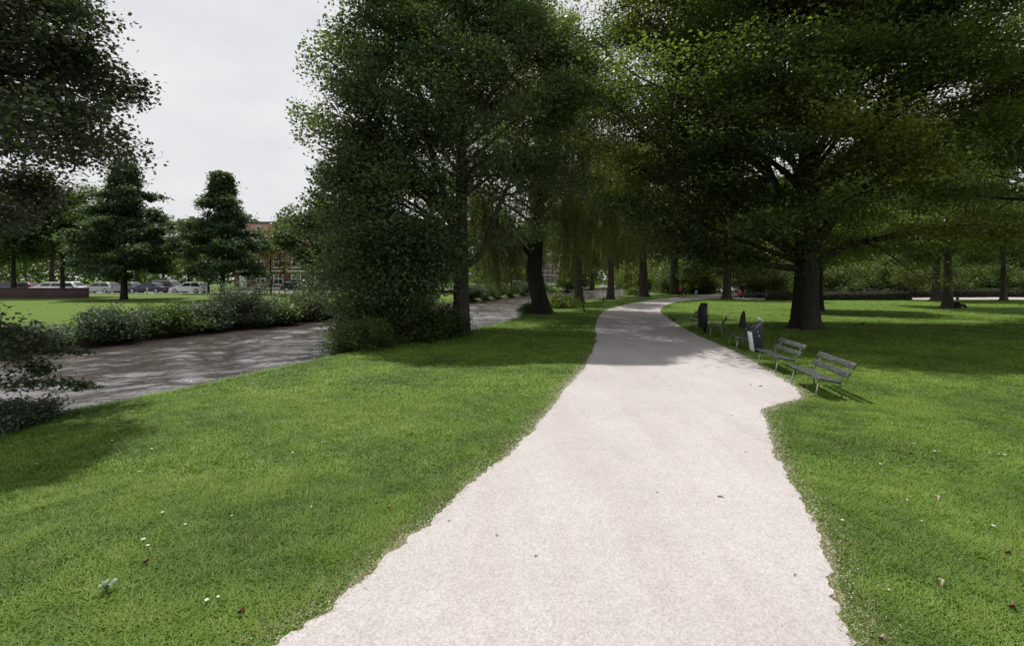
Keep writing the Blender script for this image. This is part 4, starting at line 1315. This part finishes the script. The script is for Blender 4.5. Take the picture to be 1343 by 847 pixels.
make_bin('dark litter bin with pale front panel and curved steel post', 8.55, 16.15, R(-4), 'bin_body', 'bin_panel')
make_bin('tall dark litter bin standing alone farther up the path', 9.70, 23.75, R(35), 'bin_dark', 'bin_dark', (.9, .9, 1.24), 'bin_dark', False)
make_bin('dark litter bin beyond the lawn at the end of the hedge', 31.6 + 2.6, 63.6, R(60), 'bin_dark', 'bin_dark', (1.1, 1.1, 1.1), 'bin_dark', False)

# posts, stakes, stone
def stake(name, label, x, y, h, r, tilt, m, cat='stake', n=6):
    t = thing(name, label, cat, (x, y, 0))
    b_ = MB(); b_.tube([(0, 0, -.1), (tilt[0] * .5, tilt[1] * .5, h * .5), (tilt[0], tilt[1], h)], [r * 1.1, r, r * .8], 8); obj('post', b_, M[m], t, smooth=True)
    b_ = MB(); b_.tube([(tilt[0], tilt[1], h - .002), (tilt[0] * 1.05, tilt[1] * 1.05, h + .06)], [r * .8, r * .15], 8); obj('tip', b_, M[m], t)
    return t


x, y = P(767, 410); stake('wooden_stake', 'thin dark leaning stake in the grass right of the leaning willow', x, y, .95, .055, (-.22, 0), 'post_wood')
x, y = P(791, 394.5); stake('wooden_stake', 'short dark stub in the grass left of the third willow', x, y, .45, .12, (.1, 0), 'post_wood')
x, y = P(974, 429)
t = thing('stone_post', 'dark tapered stone post on the shaded lawn behind the benches', 'stone post', (x, y, 0))
b_ = MB(); th = np.linspace(0, 2 * math.pi, 10, endpoint=False)
b_.rings([np.column_stack([r * np.cos(th) + o_, r * .8 * np.sin(th), np.full(10, zz)]) for r, zz, o_ in ((.2, -.05, 0), (.17, .25, 0), (.14, .6, .02), (.09, .8, .05), (.03, .93, .07))]); obj('shaft', b_, M['post_wood'], t)
x, y = P(885, 421)
t = thing('small_stone', 'small dark stone at the right edge of the path near the farthest bench', 'stone', (x - .05, y, 0))
b_ = MB(); b_.rings([np.column_stack([r * np.cos(th) * (1 + .1 * np.sin(3 * th)), r * np.sin(th), np.full(10, zz)]) for r, zz in ((.11, -.02), (.14, .06), (.11, .14), (.05, .18))]); obj('boulder', b_, M['post_wood'], t, smooth=True)


# ------------------------------------------------------------------ people
def skin(name, verts, edges, radii, m, parent, sub=2):
    me = bpy.data.meshes.new(name)
    me.from_pydata([tuple(v) for v in verts], edges, [])
    o = bpy.data.objects.new(name, me); COL.objects.link(o)
    o.modifiers.new('s', 'SKIN').use_smooth_shade = True
    ss = o.modifiers.new('d', 'SUBSURF'); ss.levels = sub; ss.render_levels = sub
    for i, r in enumerate(radii):
        d = me.skin_vertices[0].data[i]
        d.radius = (r, r) if not isinstance(r, tuple) else r
        d.use_root = (i == 0)
    dg = bpy.context.evaluated_depsgraph_get(); dg.update()
    new = bpy.data.meshes.new_from_object(o.evaluated_get(dg))
    bpy.data.objects.remove(o)
    new.materials.clear()
    new.polygons.foreach_set('use_smooth', np.ones(len(new.polygons), bool))
    r = link(name, new, m, parent)
    return r


def person(label, x, y, rz, pose, top, bottom, group=None, z=0.0, hair='hair', s=1.0):
    """faces local -y"""
    t = thing('person', label, 'person', (x, y, z), rz, group)
    J = {'pel': (0, 0, .93), 'wai': (0, 0, 1.08), 'che': (0, -.01, 1.30), 'nec': (0, 0, 1.46), 'hd0': (0, -.02, 1.56), 'hd1': (0, -.03, 1.66), 'hd2': (0, -.02, 1.73)}
    for sd, q in (('l', 1), ('r', -1)):
        st = .22 * q if pose == 'walk' else 0
        J.update({'hip' + sd: (.09 * q, 0, .88), 'kne' + sd: (.10 * q, -st * .6 - .03, .48), 'ank' + sd: (.10 * q, -st * 1.0 + (.05 if st < 0 else 0), .08), 'toe' + sd: (.11 * q, -st - .15, .03),
                  'sho' + sd: (.18 * q, 0, 1.40), 'elb' + sd: (.24 * q, st * .4 + .02, 1.12), 'wri' + sd: (.24 * q, st * .8 - .10, .90), 'han' + sd: (.24 * q, st * .85 - .14, .80)})
        if pose in ('sit', 'ground'):
            zz = .0 if pose == 'sit' else -.34
            fw = .42
            J.update({'hip' + sd: (.10 * q, -.02, .50 + zz), 'kne' + sd: (.13 * q, -fw, (.52 if pose == 'sit' else .44 + .0)), 'ank' + sd: (.12 * q, -fw - (.02 if pose == 'sit' else .25), .08), 'toe' + sd: (.13 * q, -fw - .16 - (.02 if pose == 'sit' else .25), .04),
                      'sho' + sd: (.18 * q, .06, .98 + zz), 'elb' + sd: (.24 * q, -.08, .74 + zz), 'wri' + sd: (.16 * q, -.28, .66 + zz), 'han' + sd: (.13 * q, -.34, .65 + zz)})
    if pose in ('sit', 'ground'):
        for k_, v_ in (('pel', (0, 0, .52)), ('wai', (0, .04, .68)), ('che', (0, .06, .88)), ('nec', (0, .04, 1.04)), ('hd0', (0, 0, 1.13)), ('hd1', (0, -.02, 1.23)), ('hd2', (0, -.01, 1.30))):
            J[k_] = (v_[0], v_[1], v_[2] + zz)
    E = [('pel', 'wai'), ('wai', 'che'), ('che', 'nec'), ('nec', 'hd0'), ('hd0', 'hd1'), ('hd1', 'hd2')]
    for sd in 'lr':
        E += [('pel', 'hip' + sd), ('hip' + sd, 'kne' + sd), ('kne' + sd, 'ank' + sd), ('ank' + sd, 'toe' + sd), ('che', 'sho' + sd), ('sho' + sd, 'elb' + sd), ('elb' + sd, 'wri' + sd), ('wri' + sd, 'han' + sd)]
    RAD = {'pel': .14, 'wai': .13, 'che': .15, 'nec': .055, 'hd0': .08, 'hd1': .105, 'hd2': .07, 'hip': .095, 'kne': .06, 'ank': .042, 'toe': .035, 'sho': .07, 'elb': .045, 'wri': .032, 'han': .04}
    def build(nm, keys, grow, m):
        ks = [k_ for k_ in J if k_ in keys]
        idx = {k_: i for i, k_ in enumerate(ks)}
        ed = [(idx[a], idx[b]) for a, b in E if a in idx and b in idx]
        return skin(nm, [J[k_] for k_ in ks], ed, [RAD[k_ if k_ in RAD else k_[:-1]] * (1 if grow == 1 else 1 + grow) for k_ in ks], m, t)
    build('body', set(J), 1, M['skin'])
    build('jacket', {'pel', 'wai', 'che', 'shol', 'shor', 'elbl', 'elbr', 'wril', 'wrir'}, .16, M[top])
    build('trousers', {'pel', 'hipl', 'hipr', 'knel', 'kner', 'ankl', 'ankr'}, .18, M[bottom])
    hv = [np.array(J['hd1']) + (0, .035, .03), np.array(J['hd2']) + (0, .02, .015), np.array(J['hd0']) + (0, .055, .02)]
    skin('hair', hv, [(0, 1), (0, 2)], [.108, .08, .07], M[hair], t)
    for sd in 'lr':
        a, b = np.array(J['ank' + sd]), np.array(J['toe' + sd])
        skin('shoe', [a - (0, -.03, .045), (a + b) / 2 - (0, 0, .02), b], [(0, 1), (1, 2)], [.05, .048, .042], M['black_cloth'], t)
    t.scale = (s, s, s)
    return t


person('person in a red jacket and dark trousers walking on the far path', *P(892, 390), R(20), 'walk', 'red_cloth', 'black_cloth', s=1.03, z=.01)
person('person in dark clothes walking beside the one in red', *P(897.5, 389.8), R(20), 'walk', 'black_cloth', 'navy_cloth', s=.98, z=.01)
person('person in black top and pale trousers walking on the far path', *P(913, 389.8), R(-15), 'walk', 'black_cloth', 'white_cloth', s=1.0, z=.01)
person('distant person in dark clothes where the far paths meet', *P(929, 379.5), R(10), 'walk', 'black_cloth', 'black_cloth', s=1.0, z=.01)
person('person in dark red sitting on the far bench', 31.25, 64.8, R(-15), 'sit', 'red_cloth', 'navy_cloth', z=-.03)
person('person in dark clothes sitting beside the one in dark red', 32.05, 65.0, R(-15), 'sit', 'navy_cloth', 'black_cloth', z=-.03)
x, y = P(1256, 404.5)
person('person in black sitting on the lawn against a tree', x, y, R(75), 'ground', 'black_cloth', 'black_cloth', z=-.03)

# blackbird
x, y = P(1131, 427.5)
t = thing('blackbird', 'small black bird standing on the shaded lawn right of the huge trunk', 'bird', (x, y, 0), R(20))
skin('body', [(0, 0, .14), (.09, 0, .16), (.14, 0, .22), (.19, 0, .235), (-.12, 0, .13), (-.26, 0, .15), (.01, .03, .10), (.01, .03, .02), (.01, -.03, .10), (.01, -.03, .02)],
     [(0, 1), (1, 2), (2, 3), (0, 4), (4, 5), (0, 6), (6, 7), (0, 8), (8, 9)], [.075, .065, .048, .04, .05, .02, .02, .008, .02, .008], M['feather'], t)
b_ = MB(); b_.tube([(.225, 0, .233), (.285, 0, .228)], [.012, .003], 6); obj('beak', b_, M['beak'], t)

# ------------------------------------------------------------------ small things in the grass and on the path
def fallen_leaf(label, x, y, m, size, rz, group, broad=False):
    b_ = MB()
    n = 9
    a = np.linspace(0, 2 * math.pi, 14, endpoint=False)
    r = size * (1 + .22 * np.cos(5 * a)) if broad else size * (0.55 + .45 * np.abs(np.cos(a)))
    top = np.column_stack([r * np.cos(a), r * np.sin(a) * .7, .035 + .02 * np.sin(2 * a)])
    b_.rings([top, top * np.array([.5, .5, 1]) + (0, 0, .012), top * np.array([.05, .05, 1]) + (0, 0, .006)])
    o_ = obj('fallen_leaf', b_, m, loc=(x, y, .004)); o_.rotation_euler = (.15, .1, rz)
    return tag(o_, label, 'leaf', group)


l_br, l_yl, l_pl, l_gn = simple('leaf_brown', (.16, .085, .045), .8, 0, .3, 30), simple('leaf_gold', (.5, .27, .03), .7, 0, .2, 30), simple('leaf_pale', (.42, .36, .25), .8, 0, .2, 30), simple('leaf_green_grey', (.13, .19, .11), .6, 0, .3, 20)
FL = 'fallen leaves'
for u, v, m, sz, lab in ((190, 741, l_br, .05, 'brown fallen leaf on the left lawn near the pale broad leaf'), (315, 807, l_br, .04, 'brown fallen leaf on the left lawn close to the path edge'), (510, 669, l_yl, .035, 'yellow fallen leaf on the left lawn beside the path'),
                         (1230, 656, l_pl, .05, 'pale fallen leaf highest on the right lawn'), (1236, 768, l_pl, .045, 'pale fallen leaf low on the right lawn'), (1320, 727, l_br, .06, 'brown fallen leaf at the right edge of the lawn'), (1326, 799, l_br, .05, 'brown fallen leaf in the lower right corner'),
                         (1156, 842, l_pl, .04, 'pale fallen leaf beside the lower right path edge')):
    fallen_leaf(lab, *P(u, v), m, sz * .75, u, FL)
def broad_plant(label, x, y, rr_, k):
    t = thing('broadleaf_weed', label, 'weed', (x, y, 0), k, 'broadleaf weeds in the lawn')
    for i in range(4):
        a = i * 1.7 + k
        b_ = MB(); s_ = rr_ * (1 - .12 * i)
        q = np.linspace(0, 1, 6)
        wv = s_ * .36 * np.sin(math.pi * np.clip(q * .9 + .06, 0, 1)) ** .8
        rows = [[(s_ * t_, -w_, .03 + .07 * math.sin(2.4 * t_)), (s_ * t_, 0, .02 + .07 * math.sin(2.4 * t_)), (s_ * t_, w_, .03 + .07 * math.sin(2.4 * t_))] for t_, w_ in zip(q, wv)]
        V = np.array(rows).reshape(-1, 3)
        c_, n_ = math.cos(a), math.sin(a)
        V = V @ np.array([[c_, n_, 0], [-n_, c_, 0], [0, 0, 1]])
        f_ = [(r_ * 3 + j, r_ * 3 + j + 1, r_ * 3 + j + 4, r_ * 3 + j + 3) for r_ in range(5) for j in (0, 1)]
        b_.add(V, f_); obj('leaf', b_, l_gn, t, smooth=True, fix=False)
    return t


w1 = broad_plant('broad pale leaved weed on the lower left lawn', *P(140, 778), .085, .4)

# daisies
dm = MB(); a = np.linspace(0, 2 * math.pi, 12, endpoint=False)
dm.rings([np.column_stack([r * np.cos(a) * (1 - .0 * a), r * np.sin(a), np.full(12, zz)]) for r, zz in ((.004, .048), (.018 , .052), (.017, .055), (.006, .054))])
t = thing('daisy', 'small white daisy in the mown lawn', 'daisy', (*P(188, 713), 0), 0, 'daisies in the lawn')
obj('petals', dm, M['petal'], t)
dm = MB(); dm.rings([np.column_stack([r * np.cos(a), r * np.sin(a), np.full(12, zz)]) for r, zz in ((.0065, .053), (.006, .058), (.002, .06))]); obj('centre', dm, M['yolk'], t)
dm = MB(); dm.tube([(0, 0, 0), (.003, 0, .025), (0, 0, .05)], .0018, 5); obj('stem', dm, M['leaf_mid'], t)
for u, v in ((194, 720), (243, 691), (286, 787), (271, 793), (14, 588), (48, 611), (183, 621), (213, 676), (304, 679), (384, 597), (408, 667), (1199, 585), (1226, 595), (1232, 593), (1155, 612), (1190, 659), (1105, 686), (1209, 686), (1166, 777), (1310, 598), (1318, 600), (1298, 596), (1303, 694), (147, 581), (199, 592), (716, 465), (740, 500), (690, 520), (640, 540)):
    dup(t, (*P(u, v), 0), u, rr.uniform(.55, .95))
# twigs and scraps on the path
tm = simple('twig_bark', (.10, .075, .055), .9)
TW = 'twigs and dead leaves on the path'
for u, v, L, lab in ((945, 653, .10, 'thin twig lying in the middle of the pale path'), (589, 685, .05, 'dark crumb of bark on the left side of the pale path'), (998, 507, .16, 'dark dead leaf lying in front of the nearest bench'), (985, 505, .10, 'dead leaf lying left of the one before the nearest bench'), (997, 484, .2, 'dead leaves lying in front of the second bench'),
                     (703, 731, .05, 'small dark chip on the pale path near its lower left edge'), (960, 546, .06, 'dark chip on the pale path level with the grass corner'), (978, 594, .05, 'dark chip near the right edge of the pale path'), (879, 507, .06, 'small dark chip in the middle of the pale path'), (862, 647, .05, 'tiny dark chip left of the thin twig'), (652, 704, .05, 'small pale chip right of the dark crumb of bark'), (1043, 756, .05, 'dark chip near the lower right path edge'), (968, 470, .16, 'dead leaf on the path edge near the half hidden bench'), (905, 441, .2, 'dead leaf on the path edge by the tall dark bin')):
    x, y = P(u, v); L *= .7
    b_ = MB(); aa = rr.uniform(-.6, .6)
    b_.tube([(-L / 2, 0, .012), (0, L * .12, .018), (L / 2, -.02 * L, .012)], [L * .05 + .002, L * .09 + .002, L * .03 + .001], 6)
    o_ = obj('twig', b_, tm, loc=(x, y, .006), smooth=True); o_.rotation_euler = (0, 0, aa); tag(o_, lab, 'twig', TW)
for u, lab in ((856, 'left pale paper scrap on the shaded path'), (860, 'right pale paper scrap on the shaded path')):
    b_ = MB(); b_.rings([[(-.12, -.09, 0), (.12, -.1, .01), (.13, .09, .02), (-.1, .1, .0)], [(-.10, -.08, .03), (.11, -.09, .05), (.12, .08, .04), (-.1, .09, .03)]])
    o_ = obj('paper_scrap', b_, M['white'], loc=(*P(u, 410), .012)); tag(o_, lab, 'litter', 'paper scraps on the path')

# ------------------------------------------------------------------ light, sky, camera
AZ, EL = R(-36), R(67)
dirv = Vector((math.sin(AZ) * math.cos(EL), math.cos(AZ) * math.cos(EL), math.sin(EL)))
sl = bpy.data.lights.new('sun', 'SUN')
sl.energy = 4.0; sl.angle = R(0.9); sl.color = (1, .955, .90)
so = bpy.data.objects.new('sun', sl); COL.objects.link(so)
so.rotation_euler = dirv.to_track_quat('Z', 'Y').to_euler()

wd = bpy.data.worlds.new('World'); SC.world = wd; wd.use_nodes = True
nt = wd.node_tree
bg = nt.nodes['Background']
sky = N(nt, 'ShaderNodeTexSky'); sky.sky_type = 'NISHITA'; sky.sun_disc = False
sky.sun_elevation = EL; sky.sun_rotation = AZ; sky.dust_density = 2.5; sky.air_density = 1.2
tc = N(nt, 'ShaderNodeTexCoord')
mp = N(nt, 'ShaderNodeMapping'); mp.inputs['Scale'].default_value = (1, 1, 2.2)
nt.links.new(tc.outputs['Generated'], mp.inputs[0])
n1 = noise(nt, mp.outputs[0], 1.6, 6, .55)
cl = ramp(nt, n1, [(0.25, (4.9, 5.2, 5.8)), (0.5, (6.1, 6.2, 6.35)), (0.75, (7.5, 7.4, 7.3))])
fac = ramp(nt, n1, [(0.22, (.55, .55, .55)), (0.42, (.97, .97, .97))])
mixed = mixc(nt, fac, sky.outputs[0], cl)
nt.links.new(mixed, bg.inputs[0])
bg.inputs[1].default_value = 0.1

cam = bpy.data.cameras.new('camera')
co = bpy.data.objects.new('camera', cam); COL.objects.link(co)
co.location = (0, 0, CH); co.rotation_euler = (R(90), 0, 0)
cam.sensor_width = 36; cam.lens = 36 * F / 1343
cam.shift_y = -(423.5 - V0) / 1343
cam.clip_end = 4000; cam.clip_start = 0.05
SC.camera = co
SC.view_settings.view_transform = 'Standard'; SC.view_settings.look = 'None'
SC.view_settings.exposure = 0.35; SC.view_settings.gamma = 1
SC.cycles.max_bounces = 10; SC.cycles.diffuse_bounces = 6; SC.cycles.glossy_bounces = 3; SC.cycles.transmission_bounces = 8
SC.cycles.sample_clamp_indirect = 4; SC.cycles.sample_clamp_direct = 5
